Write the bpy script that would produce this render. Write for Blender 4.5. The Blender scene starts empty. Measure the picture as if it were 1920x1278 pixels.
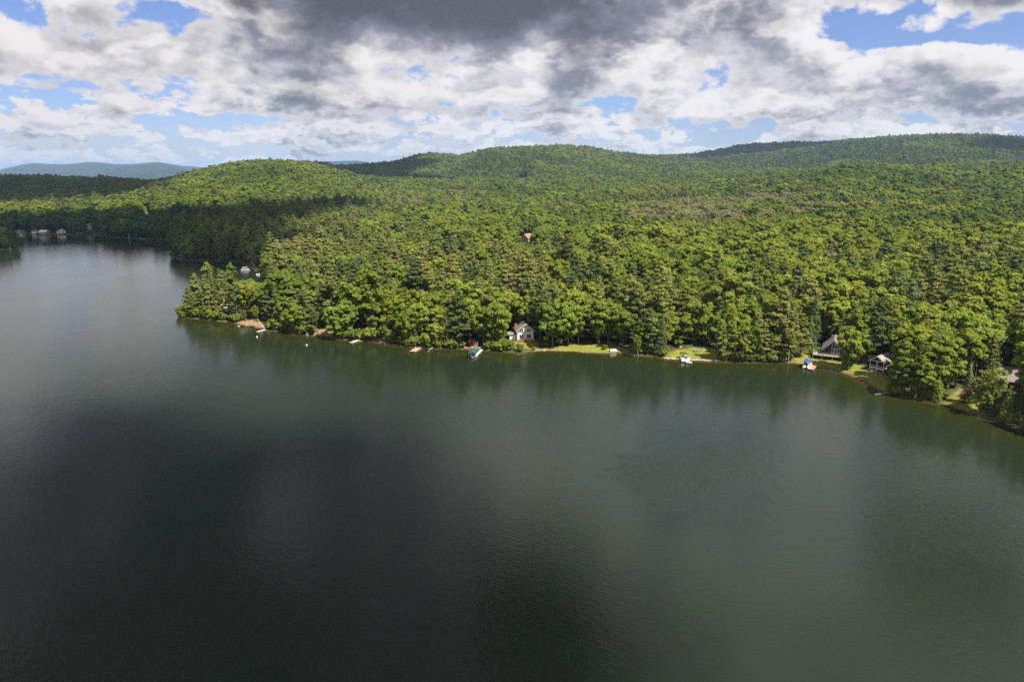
import bpy, math, random
import numpy as np
from mathutils import Vector, Matrix

# ------------------------------------------------------------------ camera, sky, sun, exposure
SC = bpy.context.scene
COL = SC.collection
W0, H0, FPX = 1920.0, 1278.0, 1280.0
HCAM = 65.0
HORIZON = 328.0
PITCH = math.atan((639.0 - HORIZON) / FPX)
SP, CP = math.sin(PITCH), math.cos(PITCH)

cam_d = bpy.data.cameras.new("camera")
cam = bpy.data.objects.new("camera", cam_d)
COL.objects.link(cam)
cam.location = (0, 0, HCAM)
cam.rotation_euler = (math.pi / 2 - PITCH, 0, 0)
cam_d.sensor_fit = 'HORIZONTAL'
cam_d.sensor_width = 36.0
cam_d.lens = 36.0 * FPX / W0
cam_d.clip_start = 1.0
cam_d.clip_end = 60000.0
SC.camera = cam

SUN_EL, SUN_AZ = math.radians(57), math.radians(132)
SUN_STRENGTH = 5.0
SKY_STRENGTH = 0.084
SUND = Vector((math.cos(SUN_EL) * math.sin(SUN_AZ), math.cos(SUN_EL) * math.cos(SUN_AZ), math.sin(SUN_EL)))
sun_d = bpy.data.lights.new("sun", 'SUN')
sun_d.energy = SUN_STRENGTH
sun_d.angle = math.radians(1.0)
sun_d.color = (1.0, 0.95, 0.86)
sun = bpy.data.objects.new("sun", sun_d)
COL.objects.link(sun)
sun.rotation_euler = SUND.to_track_quat('Z', 'Y').to_euler()
sun.location = (300, -200, 600)

SC.view_settings.view_transform = 'Standard'
SC.view_settings.look = 'None'
SC.view_settings.exposure = 0.85
SC.view_settings.gamma = 1.0
SC.view_settings.use_curve_mapping = False
cy = SC.cycles
cy.use_denoising = False
try:
    cy.denoiser = 'OPENIMAGEDENOISE'
    cy.denoising_input_passes = 'RGB_ALBEDO_NORMAL'
    cy.denoising_prefilter = 'ACCURATE'
except Exception:
    pass
cy.max_bounces = 5
cy.diffuse_bounces = 3
cy.glossy_bounces = 2
cy.transmission_bounces = 3
cy.transparent_max_bounces = 6
cy.volume_bounces = 1
cy.sample_clamp_indirect = 6.0


def ray(px, py):
    x = (px - 960.0) / FPX
    u = (639.0 - py) / FPX
    return (x, CP + u * SP, -SP + u * CP)


def ground(px, py, z=0.0):
    d = ray(px, py)
    t = (z - HCAM) / d[2]
    return (d[0] * t, d[1] * t, z)


def project(X, Y, Z):
    """image position and depth of world points (numpy or floats)"""
    f = Y * CP - (Z - HCAM) * SP
    u = Y * SP + (Z - HCAM) * CP
    return 960.0 + FPX * X / f, 639.0 - FPX * u / f, f


class NB:
    """small node-graph builder"""

    def __init__(self, nt):
        self.nt = nt

    def n(self, typ, **kw):
        nd = self.nt.nodes.new(typ)
        for k, v in kw.items():
            setattr(nd, k, v)
        return nd

    def put(self, sock, v):
        if v is None:
            return
        if isinstance(v, bpy.types.NodeSocket):
            self.nt.links.new(v, sock)
        else:
            if hasattr(sock.default_value, '__len__') and not hasattr(v, '__len__'):
                v = [v] * len(sock.default_value)
            if hasattr(v, '__len__') and len(sock.default_value) == 4 and len(v) == 3:
                v = (*v, 1.0)
            sock.default_value = v

    def m(self, op, a, b=None, c=None, clamp=False):
        nd = self.n('ShaderNodeMath', operation=op, use_clamp=clamp)
        for i, v in enumerate((a, b, c)):
            self.put(nd.inputs[i], v)
        return nd.outputs[0]

    def add(self, a, b): return self.m('ADD', a, b)
    def sub(self, a, b): return self.m('SUBTRACT', a, b)
    def mul(self, a, b): return self.m('MULTIPLY', a, b)

    def v(self, op, a, b=None):
        nd = self.n('ShaderNodeVectorMath', operation=op)
        self.put(nd.inputs[0], a)
        if b is not None:
            if op == 'SCALE':
                self.put(nd.inputs['Scale'], b)
            else:
                self.put(nd.inputs[1], b)
        return nd.outputs['Value' if op in ('DOT_PRODUCT', 'LENGTH', 'DISTANCE') else 'Vector']

    def noise(self, vec, scale, detail=3.0, rough=0.5, lac=2.0, dist=0.0, color=False):
        nd = self.n('ShaderNodeTexNoise')
        self.put(nd.inputs['Vector'], vec)
        self.put(nd.inputs['Scale'], scale)
        self.put(nd.inputs['Detail'], detail)
        self.put(nd.inputs['Roughness'], rough)
        self.put(nd.inputs['Lacunarity'], lac)
        self.put(nd.inputs['Distortion'], dist)
        return nd.outputs[1 if color else 0]

    def ramp(self, x, a, b, lo=0.0, hi=1.0, smooth=True):
        nd = self.n('ShaderNodeMapRange', interpolation_type='SMOOTHSTEP' if smooth else 'LINEAR', clamp=True)
        for i, v in enumerate((x, a, b, lo, hi)):
            self.put(nd.inputs[i], v)
        return nd.outputs[0]

    def mix(self, f, a, b):
        nd = self.n('ShaderNodeMix', data_type='RGBA')
        self.put(nd.inputs[0], f)
        self.put(nd.inputs[6], a)
        self.put(nd.inputs[7], b)
        return nd.outputs[2]

    def comb(self, x, y, z):
        nd = self.n('ShaderNodeCombineXYZ')
        for i, v in enumerate((x, y, z)):
            self.put(nd.inputs[i], v)
        return nd.outputs[0]

    def sep(self, vec):
        nd = self.n('ShaderNodeSeparateXYZ')
        self.put(nd.inputs[0], vec)
        return nd.outputs

    def attr(self, name, typ='GEOMETRY', out='Fac'):
        nd = self.n('ShaderNodeAttribute', attribute_type=typ, attribute_name=name)
        return nd.outputs[out]


# sky: Nishita blue with a cumulus layer traced through seven height slices of a noise field
def sky_plane(px, py, h=1.0):
    d = ray(px, py)
    e = abs(d[2]) / math.sqrt(d[0] ** 2 + d[1] ** 2 + d[2] ** 2) + 0.06
    L = math.sqrt(d[0] ** 2 + d[1] ** 2 + d[2] ** 2)
    return d[0] / L / e * h, d[1] / L / e * h


def build_world():
    w = bpy.data.worlds.new("World")
    SC.world = w
    w.use_nodes = True
    nt = w.node_tree
    nt.nodes.clear()
    b = NB(nt)
    tc = b.n('ShaderNodeTexCoord').outputs['Generated']
    d = b.v('NORMALIZE', tc)
    dx, dy, dz = b.sep(d)
    e = b.add(b.m('MAXIMUM', dz, 0.0), 0.06)
    qx, qy = b.m('DIVIDE', dx, e), b.m('DIVIDE', dy, e)
    q = b.comb(qx, qy, 0.0)
    sky = b.n('ShaderNodeTexSky', sky_type='NISHITA')
    sky.sun_disc = False
    sky.sun_elevation = SUN_EL
    sky.sun_rotation = SUN_AZ
    sky.altitude = 200
    sky.air_density = 1.0
    sky.dust_density = 0.6
    sky.ozone_density = 1.6
    cover = None
    # where the sky of the photograph is thick (+) and where it is open (-): image x, y, radius x, y (px), amount
    for (px, py, rx, ry, amt) in CLOUD_SPOTS:
        cx, cyy = sky_plane(px, py)
        x1, _ = sky_plane(px + rx, py)
        _, y1 = sky_plane(px, py - ry)
        gx = b.mul(b.sub(qx, cx), 1.0 / max(abs(x1 - cx), 1e-3))
        gy = b.mul(b.sub(qy, cyy), 1.0 / max(abs(y1 - cyy), 1e-3))
        r2 = b.add(b.mul(gx, gx), b.mul(gy, gy))
        g = b.mul(b.m('EXPONENT', b.mul(r2, -1.0)), amt)
        cover = g if cover is None else b.add(cover, g)

    def puffs(dv, stretch, sc):
        """cauliflower heads: soft noise with inverted ridges"""
        vv = b.v('MULTIPLY', dv, stretch)
        soft = b.noise(vv, sc, 9.0, 0.60, 2.1)
        r = b.n('ShaderNodeTexNoise', noise_type='RIDGED_MULTIFRACTAL', normalize=False)
        b.put(r.inputs['Vector'], vv)
        b.put(r.inputs['Scale'], sc * 1.3)
        b.put(r.inputs['Detail'], 6.0)
        b.put(r.inputs['Roughness'], 0.55)
        b.put(r.inputs['Lacunarity'], 2.1)
        b.put(r.inputs['Offset'], 1.0)
        b.put(r.inputs['Gain'], 1.6)
        heads = b.sub(1.15, r.outputs[0])
        return b.add(soft, b.mul(heads, PUFF))

    def density(dv):
        vx, vy, vz = b.sep(dv)
        e_ = b.add(b.m('MAXIMUM', vz, 0.0), 0.06)
        qq = b.comb(b.m('DIVIDE', vx, e_), b.m('DIVIDE', vy, e_), 1.7)
        P = b.sub(b.noise(qq, 0.62, 3.0, 0.5), 0.5)
        big = puffs(dv, (1.0, 1.0, 1.55), 6.0)
        small = puffs(dv, (1.0, 1.0, 1.9), 17.0)
        A = b.n('ShaderNodeMix', data_type='FLOAT')
        b.put(A.inputs[0], b.ramp(vz, 0.01, 0.17))
        b.put(A.inputs[2], small)
        b.put(A.inputs[3], big)
        A = b.sub(A.outputs[0], 0.5)
        return b.add(b.mul(P, CLOUD_P), b.mul(A, b.mul(b.ramp(vz, 0.02, 0.14, 1.35, 1.0), CLOUD_A)))

    D0 = density(d)
    step = b.add(0.004, b.mul(e, 0.13))
    d2 = b.v('NORMALIZE', b.v('ADD', d, b.v('SCALE', (0.35, 0.0, 0.95), step)))
    D1 = density(d2)
    low = b.ramp(dz, 0.03, 0.13, 1.0, 0.0)                 # towards the horizon the rows of small clouds stand apart
    D = b.add(b.add(D0, cover), b.sub(CLOUD_COVER, b.mul(low, 0.055)))
    al = b.ramp(D, -0.03, 0.075)
    rim = b.sub(D0, D1)                                   # > 0 on the side that faces the sun
    lit = b.ramp(b.add(rim, b.mul(b.sub(0.16, D), 0.34)), -0.10, 0.14)
    thick = b.ramp(D, 0.02, 0.34)
    base = b.ramp(dz, 0.03, 0.22, 0.35, 1.0)              # the higher we look the more we see of the shaded base
    shade = b.m('MULTIPLY', b.sub(1.0, lit), b.add(0.30, b.mul(thick, 0.7)))
    col = b.mix(shade, CLOUD_WHITE, CLOUD_GREY)
    deep = b.mul(b.ramp(D, 0.20, 0.62), base)
    col = b.mix(deep, col, CLOUD_DARK)
    C = b.mix(al, (0, 0, 0), col)
    T = b.sub(1.0, al)
    skyc = b.v('MULTIPLY', sky.outputs[0], SKY_GAIN)
    skyc = b.v('SCALE', skyc, T)
    tot = b.v('ADD', skyc, C)
    # distant cloud melts into pale air at the horizon
    hz = b.ramp(dz, 0.0, 0.08, 0.30, 0.0)
    tot = b.mix(hz, tot, HORIZON_AIR)
    bg = b.n('ShaderNodeBackground')
    b.put(bg.inputs[0], tot)
    bg.inputs[1].default_value = SKY_STRENGTH
    out = b.n('ShaderNodeOutputWorld')
    nt.links.new(bg.outputs[0], out.inputs[0])
    w.cycles.sampling_method = 'MANUAL'
    w.cycles.sample_map_resolution = 512


PUFF = 0.16
CLOUD_P, CLOUD_A, CLOUD_COVER = 0.75, 1.15, 0.178
CLOUD_WHITE = (6.2, 5.95, 5.9)
CLOUD_GREY = (1.80, 1.82, 2.25)
CLOUD_DARK = (0.66, 0.67, 0.80)
HORIZON_AIR = (4.2, 4.3, 4.9)
SKY_GAIN = (0.62, 0.66, 0.92)
CLOUD_SPOTS = [
    (820, 20, 290, 95, 0.46), (1230, 60, 250, 85, 0.22), (330, 20, 110, 36, -0.26), (1600, 50, 80, 40, -0.26), (1700, 75, 90, 16, -0.20),
    (1830, 70, 90, 26, -0.22), (1850, 0, 110, 18, 0.26), (1160, 190, 80, 14, -0.14), (60, 180, 90, 10, -0.18),
    (400, 222, 120, 16, -0.2), (200, 100, 260, 40, 0.08), (260, 208, 120, 12, 0.12), (1500, 150, 300, 40, 0.10),
    (1760, 200, 200, 30, 0.12), (640, 195, 200, 22, 0.08), (700, 120, 120, 30, 0.06), (1330, 180, 100, 20, 0.08),
    # seen only mirrored in the lake: the heavy cloud carries on overhead, with one gap over the right half
    (150, 980, 700, 300, 0.34), (620, 1180, 420, 210, 0.24), (1325, 880, 140, 64, -0.55),
]
build_world()

# ------------------------------------------------------------------ helpers for meshes and tags
RNG = np.random.default_rng(11)
random.seed(5)


def smooth01(a, b, x):
    t = np.clip((np.asarray(x, float) - a) / (b - a), 0, 1)
    return t * t * (3 - 2 * t)


def vnoise(x, y, scale, seed=0):
    """smooth value noise, 0..1, numpy"""
    x = np.asarray(x, float) / scale + 1000.0 + seed * 17.13
    y = np.asarray(y, float) / scale + 1000.0 + seed * 5.71
    xi, yi = np.floor(x).astype(np.int64), np.floor(y).astype(np.int64)
    xf, yf = x - xi, y - yi
    xf, yf = xf * xf * (3 - 2 * xf), yf * yf * (3 - 2 * yf)

    def h(a, b):
        n = (a * 374761393 + b * 668265263 + seed * 362437) & 0x7fffffff
        n = ((n ^ (n >> 13)) * 1274126177) & 0x7fffffff
        return ((n ^ (n >> 16)) & 0xffff) / 65535.0
    return (h(xi, yi) * (1 - xf) + h(xi + 1, yi) * xf) * (1 - yf) + (h(xi, yi + 1) * (1 - xf) + h(xi + 1, yi + 1) * xf) * yf


def fbm(x, y, scale, seed=0, octv=3):
    s, a, tot = 0, 1.0, 0
    for i in range(octv):
        s = s + a * vnoise(x, y, scale / 2 ** i, seed + i)
        tot += a
        a *= 0.5
    return s / tot


def mesh_np(name, verts, faces, mat=None, smooth=False, attrs=None):
    """verts (n,3); faces (m,k) array or list of tuples"""
    me = bpy.data.meshes.new(name)
    verts = np.asarray(verts, np.float32)
    if isinstance(faces, np.ndarray):
        m, k = faces.shape
        me.vertices.add(len(verts))
        me.vertices.foreach_set('co', verts.ravel())
        me.loops.add(m * k)
        me.loops.foreach_set('vertex_index', faces.astype(np.int32).ravel())
        me.polygons.add(m)
        me.polygons.foreach_set('loop_start', np.arange(0, m * k, k, dtype=np.int32))
        me.polygons.foreach_set('loop_total', np.full(m, k, np.int32))
        me.update(calc_edges=True)
    else:
        me.from_pydata([tuple(map(float, v)) for v in verts], [], faces)
        me.update()
    if smooth:
        me.polygons.foreach_set('use_smooth', np.ones(len(me.polygons), bool))
    for an, (av, dom) in (attrs or {}).items():
        at = me.attributes.new(an, 'FLOAT', dom)
        at.data.foreach_set('value', np.asarray(av, np.float32))
    if mat:
        me.materials.append(mat)
    return me


def link(name, me, parent=None, **props):
    o = bpy.data.objects.new(name, me)
    COL.objects.link(o)
    if parent is not None:
        o.parent = parent
    for k, v in props.items():
        o[k] = v
    return o


def thing(name, label, cat, loc=(0, 0, 0), rz=0.0, group=None):
    o = bpy.data.objects.new(name, None)
    COL.objects.link(o)
    o.empty_display_size = 0.5
    o.location = loc
    o.rotation_euler = (0, 0, rz)
    o['label'] = label
    o['category'] = cat
    if group:
        o['group'] = group
    return o


def new_mat(name):
    m = bpy.data.materials.new(name)
    m.use_nodes = True
    nt = m.node_tree
    nt.nodes.clear()
    b = NB(nt)
    out = b.n('ShaderNodeOutputMaterial')
    return m, b, out


def simple_mat(name, color, rough=0.7, var=0.12, scale=3.0, metal=0.0, bump=0.0):
    """painted or wooden surface with a little weathering"""
    m, b, out = new_mat(name)
    p = b.n('ShaderNodeBsdfPrincipled')
    tc = b.n('ShaderNodeTexCoord').outputs['Object']
    n = b.noise(tc, scale, 4.0, 0.6)
    dark = tuple(c * (1 - 1.6 * var) for c in color)
    lite = tuple(min(1, c * (1 + 1.2 * var)) for c in color)
    b.put(p.inputs['Base Color'], b.mix(b.ramp(n, 0.3, 0.7), dark, lite))
    p.inputs['Roughness'].default_value = rough
    p.inputs['Metallic'].default_value = metal
    if bump:
        bp = b.n('ShaderNodeBump')
        bp.inputs['Strength'].default_value = bump
        b.put(bp.inputs['Height'], n)
        b.nt.links.new(bp.outputs[0], p.inputs['Normal'])
    b.nt.links.new(p.outputs[0], out.inputs[0])
    return m


# ------------------------------------------------------------------ shoreline
SHORE_PX = [(2500, 1120), (2200, 945), (2040, 850), (1960, 818), (1915, 803), (1880, 792), (1830, 776), (1775, 757), (1722, 748),
            (1672, 741), (1650, 732), (1622, 716), (1585, 699), (1535, 686), (1490, 681), (1440, 680), (1390, 679),
            (1345, 677), (1300, 675), (1250, 672), (1235, 669), (1180, 664), (1140, 661), (1090, 659), (1030, 657), (1000, 659),
            (975, 661), (940, 659), (905, 656), (875, 654), (845, 654), (800, 653), (765, 650), (740, 646),
            (705, 641), (680, 640), (640, 636), (612, 631), (588, 629), (560, 627), (528, 620), (500, 617), (478, 614),
            (455, 610), (444, 606), (430, 603), (400, 600), (365, 597), (342, 595), (333, 592), (337, 588), (352, 583), (380, 574), (415, 561),
            (445, 549), (475, 539), (500, 529), (497, 519), (482, 510), (468, 500), (455, 494), (430, 491),
            (395, 490), (365, 489), (335, 487), (321, 483), (318, 476), (330, 466), (345, 458), (330, 453), (300, 450), (262, 448),
            (225, 447), (200, 444), (160, 442), (120, 441), (60, 440), (0, 439), (-120, 437), (-320, 436), (-700, 436)]
shore = [ground(px, py)[:2] for px, py in SHORE_PX]
LAND = np.array(shore + [(-9000, 900), (-9000, 30000), (30000, 30000), (30000, 120), (400, 120)])
ISLE = np.array([ground(px, py)[:2] for px, py in [(33, 466), (22, 468), (-10, 469), (-70, 468), (-90, 464), (-50, 461), (0, 461), (28, 463)]])


def sdf(poly, X, Y):
    """signed distance to a polygon, positive inside"""
    X = np.asarray(X, float).ravel()
    Y = np.asarray(Y, float).ravel()
    d = np.full(X.shape, 1e18)
    ins = np.zeros(X.shape, bool)
    n = len(poly)
    for i in range(n):
        ax, ay = poly[i]
        bx, by = poly[(i + 1) % n]
        ex, ey = bx - ax, by - ay
        t = np.clip(((X - ax) * ex + (Y - ay) * ey) / (ex * ex + ey * ey + 1e-12), 0, 1)
        d = np.minimum(d, (X - ax - t * ex) ** 2 + (Y - ay - t * ey) ** 2)
        c = ((ay > Y) != (by > Y))
        xi = ax + (Y - ay) * ex / (ey if abs(ey) > 1e-12 else 1e-12)
        ins ^= c & (X < xi)
    d = np.sqrt(d)
    return np.where(ins, d, -d)


def landdist(X, Y):
    X = np.asarray(X, float)
    s = X.shape
    d = np.maximum(sdf(LAND, X, Y), sdf(ISLE, X, Y)).reshape(s)
    j = (vnoise(X, Y, 5.0, 3) - 0.5) * 2.2 + (vnoise(X, Y, 2.0, 4) - 0.5) * 0.8
    return d + j * np.clip(1.2 - np.abs(d) / 12.0, 0, 1)


# ------------------------------------------------------------------ relief: image row of the tree tops at given distances
T_PX = np.array([-500, -300, 0, 150, 290, 400, 500, 600, 700, 820, 848, 868, 890, 960, 1060, 1200, 1300, 1400, 1500, 1600, 1800, 1920, 2300], float)
T_D = np.array([300, 430, 600, 850, 1200, 1700, 2300, 3000, 4000], float)
T_ROW = np.array([
    # 300  430  600  850  1200 1700 2300 3000 4000
    [525, 470, 428, 402, 380, 356, 337, 340, 342],
    [525, 470, 428, 402, 378, 354, 335, 340, 342],
    [525, 470, 428, 400, 374, 353, 335, 343, 346],
    [525, 470, 428, 396, 373, 352, 337, 345, 347],
    [525, 470, 428, 388, 358, 345, 344, 346, 348],
    [525, 468, 420, 384, 348, 320, 322, 332, 342],
    [520, 465, 416, 382, 346, 305, 310, 325, 335],
    [520, 466, 420, 386, 352, 317, 312, 318, 325],
    [520, 466, 424, 391, 364, 340, 330, 312, 318],
    [520, 466, 425, 393, 368, 343, 331, 291, 302],
    [520, 466, 425, 393, 368, 343, 331, 294, 304],
    [520, 466, 425, 393, 368, 342, 318, 299, 308],
    [520, 466, 425, 393, 368, 342, 300, 290, 306],
    [520, 466, 425, 393, 367, 340, 291, 283, 300],
    [518, 465, 424, 392, 366, 341, 300, 279, 298],
    [515, 463, 422, 389, 361, 341, 311, 296, 296],
    [512, 461, 420, 386, 356, 338, 318, 303, 292],
    [510, 460, 418, 382, 347, 334, 320, 297, 272],
    [508, 458, 415, 377, 334, 328, 318, 284, 270],
    [506, 456, 412, 372, 318, 320, 298, 266, 268],
    [504, 453, 408, 368, 324, 319, 286, 255, 262],
    [503, 452, 405, 362, 315, 312, 289, 262, 265],
    [503, 450, 400, 356, 310, 305, 285, 262, 265]], float)
CANOPY = 16.0


def pchip_slopes(x, y):
    h = np.diff(x)
    dl = np.diff(y, axis=-1) / h
    m = np.zeros_like(y)
    for k in range(1, len(x) - 1):
        a, c = dl[..., k - 1], dl[..., k]
        w1, w2 = 2 * h[k] + h[k - 1], h[k] + 2 * h[k - 1]
        with np.errstate(divide='ignore', invalid='ignore'):
            mm = (w1 + w2) / (w1 / a + w2 / c)
        m[..., k] = np.where(a * c > 0, mm, 0)
    m[..., 0], m[..., -1] = dl[..., 0], dl[..., -1]
    return m


def hermite(x, y, m, xq):
    k = np.clip(np.searchsorted(x, xq) - 1, 0, len(x) - 2)
    h = x[k + 1] - x[k]
    t = (xq - x[k]) / h
    t2, t3 = t * t, t * t * t
    return ((2 * t3 - 3 * t2 + 1) * y[:, k] + (t3 - 2 * t2 + t) * h * m[:, k] + (-2 * t3 + 3 * t2) * y[:, k + 1] + (t3 - t2) * h * m[:, k + 1])


_u = (639.0 - T_ROW) / FPX
_dy, _dz = CP + _u * SP, -SP + _u * CP
T_Z = HCAM + T_D[None, :] * _dz / _dy - CANOPY           # ground height at each knot
T_AZ = (T_PX - 960.0) / FPX / (CP + (639 - HORIZON) / FPX * SP)
_lx = np.log(T_D)
_NFINE = 400
_lq = np.linspace(_lx[0], _lx[-1], _NFINE)
_zf = hermite(_lx, T_Z, pchip_slopes(_lx, T_Z), _lq)      # columns x fine distance
_aq = np.linspace(T_AZ[0], T_AZ[-1], 400)
_zz = hermite(T_AZ, _zf.T.copy(), pchip_slopes(T_AZ, _zf.T.copy()), _aq).T   # azimuth x distance
_k = np.exp(-0.5 * (np.arange(-8, 9) / 2.0) ** 2)
_k /= _k.sum()
_zp = np.pad(_zz, ((8, 8), (0, 0)), mode='edge')
_zz = sum(_k[i] * _zp[i:i + 400] for i in range(17))


def relief(X, Y):
    Yc = np.maximum(Y, 60.0)
    a = np.clip(X / Yc, _aq[0], _aq[-1])
    l = np.clip(np.log(Yc), _lq[0], _lq[-1])
    fi = (a - _aq[0]) / (_aq[1] - _aq[0])
    fj = (l - _lq[0]) / (_lq[1] - _lq[0])
    i = np.clip(fi.astype(int), 0, 398)
    j = np.clip(fj.astype(int), 0, _NFINE - 2)
    u, v = fi - i, fj - j
    z = (_zz[i, j] * (1 - u) + _zz[i + 1, j] * u) * (1 - v) + (_zz[i, j + 1] * (1 - u) + _zz[i + 1, j + 1] * u) * v
    far = smooth01(4000, 6500, Y)
    z = z * (1 - far) + 8.0 * far
    return z


def ground_z(X, Y, d=None):
    X = np.asarray(X, float)
    Y = np.asarray(Y, float)
    if d is None:
        d = landdist(X, Y)
    dp = np.maximum(d, 0)
    bank = 0.04 + 0.45 * (1 - np.exp(-dp / 1.3)) + 0.055 * np.minimum(dp, 90) + (fbm(X, Y, 14, 8) - 0.5) * 0.5 * np.clip(dp / 6, 0, 1)
    w = smooth01(50, 230, d)
    rel = np.maximum(relief(X, Y), 1.0) + (fbm(X, Y, 170, 21) - 0.5) * np.clip(Y / 90.0, 3, 20) * 0.8
    zl = bank * (1 - w) + np.maximum(rel, 1.5) * w
    zw = np.maximum(-6.0, d * 0.14 - 0.03)
    return np.where(d > 0, zl, zw)


def gz(x, y):
    return float(ground_z(np.array([x]), np.array([y]))[0])


def on_ground(px, py):
    """point of the terrain seen at this image position"""
    z = 0.6
    for _ in range(8):
        x, y, _z = ground(px, py, z)
        z = max(gz(x, y), 0.0)
    return Vector((x, y, z))


# ------------------------------------------------------------------ lawns, beaches (image outlines)
LAWN_PX = [
    [(1003, 658), (1180, 664), (1185, 655), (1150, 645), (1100, 645), (1050, 648), (1010, 654)],
    [(1250, 672), (1345, 678), (1365, 668), (1352, 655), (1320, 649), (1270, 655), (1250, 662)],
    [(1484, 681), (1535, 686), (1590, 700), (1620, 690), (1600, 672), (1560, 664), (1500, 662), (1484, 672)],
    [(1590, 700), (1622, 716), (1656, 736), (1672, 728), (1660, 705), (1640, 694), (1605, 684)],
    [(960, 652), (1000, 655), (1010, 645), (1000, 638), (965, 640)],
    [(1772, 756), (1830, 774), (1870, 788), (1872, 760), (1835, 735), (1785, 738)],
]
SAND_PX = [
    [(588, 629), (622, 634), (624, 618), (606, 616), (590, 622)],
    [(692, 640), (730, 645), (722, 628), (700, 626)],
    [(446, 607), (480, 614), (500, 616), (505, 606), (470, 598), (450, 602)],
    [(1000, 658), (1060, 659), (1060, 655), (1000, 654)],
    [(1785, 741), (1835, 745), (1850, 762), (1842, 738), (1800, 728)],
    [(1622, 690), (1640, 700), (1655, 702), (1640, 690)],
    [(858, 653), (905, 655), (905, 650), (858, 648)],
]
LAWNS = [np.array([on_ground(*p)[:2] for p in poly]) for poly in LAWN_PX]
SANDS = [np.array([on_ground(*p)[:2] for p in poly]) for poly in SAND_PX]


def mask_of(polys, X, Y, soft=2.0):
    m = np.zeros(np.shape(X))
    for p in polys:
        lo, hi = p.min(0) - 8, p.max(0) + 8
        sel = (X > lo[0]) & (X < hi[0]) & (Y > lo[1]) & (Y < hi[1])
        if sel.any():
            v = np.zeros(np.shape(X))
            v[sel] = np.clip(sdf(p, X[sel], Y[sel]) / soft + 0.5, 0, 1)
            m = np.maximum(m, v)
    return m


# ------------------------------------------------------------------ terrain sheet
def build_terrain():
    m, b, out = new_mat("forest_ground")
    p = b.n('ShaderNodeBsdfPrincipled')
    pos = b.n('ShaderNodeNewGeometry').outputs['Position']
    n1 = b.noise(pos, 0.5, 5.0, 0.6)
    n2 = b.noise(pos, 0.09, 3.0, 0.55)
    n3 = b.noise(pos, 2.2, 4.0, 0.65)
    litter = b.mix(b.ramp(n1, 0.35, 0.65), (0.045, 0.038, 0.018), (0.080, 0.068, 0.032))
    under = b.mix(b.ramp(n1, 0.35, 0.65), (0.045, 0.068, 0.016), (0.080, 0.110, 0.024))
    floor = b.mix(b.ramp(n2, 0.42, 0.6), litter, under)
    lawn = b.mix(b.ramp(n1, 0.3, 0.7), (0.135, 0.155, 0.024), (0.235, 0.230, 0.046))
    lawn = b.mix(b.ramp(n2, 0.45, 0.75, 0, 0.6), lawn, (0.21, 0.165, 0.055))
    sand = b.mix(b.ramp(n3, 0.3, 0.7), (0.20, 0.125, 0.062), (0.33, 0.23, 0.125))
    c = b.mix(b.m('MULTIPLY', b.attr('lawn'), b.ramp(n3, 0.15, 0.45, 0.6, 1.0)), floor, lawn)
    c = b.mix(b.m('MULTIPLY', b.attr('sand'), b.ramp(n1, 0.2, 0.5, 0.4, 1.0)), c, sand)
    c = b.mix(b.attr('bank'), c, b.mix(b.ramp(n3, 0.4, 0.65), (0.10, 0.065, 0.035), (0.26, 0.20, 0.13)))
    b.put(p.inputs['Base Color'], c)
    p.inputs['Roughness'].default_value = 0.95
    p.inputs['Specular IOR Level'].default_value = 0.1
    bp = b.n('ShaderNodeBump')
    bp.inputs['Strength'].default_value = 0.6
    bp.inputs['Distance'].default_value = 0.3
    b.put(bp.inputs['Height'], n3)
    b.nt.links.new(bp.outputs[0], p.inputs['Normal'])
    b.nt.links.new(p.outputs[0], out.inputs[0])
    ys = np.concatenate([np.exp(np.arange(math.log(55), math.log(149), 0.012)), np.exp(np.arange(math.log(150), math.log(720), 0.0042)), np.exp(np.arange(math.log(725), math.log(5000), 0.016)),
                         np.exp(np.linspace(math.log(5100), math.log(26000), 20))])
    ts = np.concatenate([np.linspace(-2.4, -1.0, 24)[:-1], np.linspace(-1.0, 1.0, 440), np.linspace(1.0, 2.4, 24)[1:]])
    T, Yg = np.meshgrid(ts, ys)
    X = T * Yg
    d = landdist(X, Yg)
    Z = ground_z(X, Yg, d)
    nr, nc = Yg.shape
    idx = np.arange(nr * nc).reshape(nr, nc)
    F = np.stack([idx[:-1, :-1], idx[:-1, 1:], idx[1:, 1:], idx[1:, :-1]], -1).reshape(-1, 4)
    lawn = mask_of(LAWNS, X, Yg)
    sand = mask_of(SANDS, X, Yg, 1.5)
    bank = (1 - smooth01(0.2, 1.1, d)) * (d > -6) * (0.35 + 0.65 * smooth01(0.4, 0.6, vnoise(X, Yg, 6, 31))) * (1 - 0.85 * smooth01(390, 430, Yg))
    me = mesh_np("terrain", np.stack([X, Yg, Z], -1).reshape(-1, 3), F, m, True,
                 {'lawn': (lawn.ravel(), 'POINT'), 'sand': (sand.ravel(), 'POINT'), 'bank': (bank.ravel(), 'POINT')})
    link("terrain", me, kind='structure', label="wooded ground rising from the lake shore to the hills")


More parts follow.
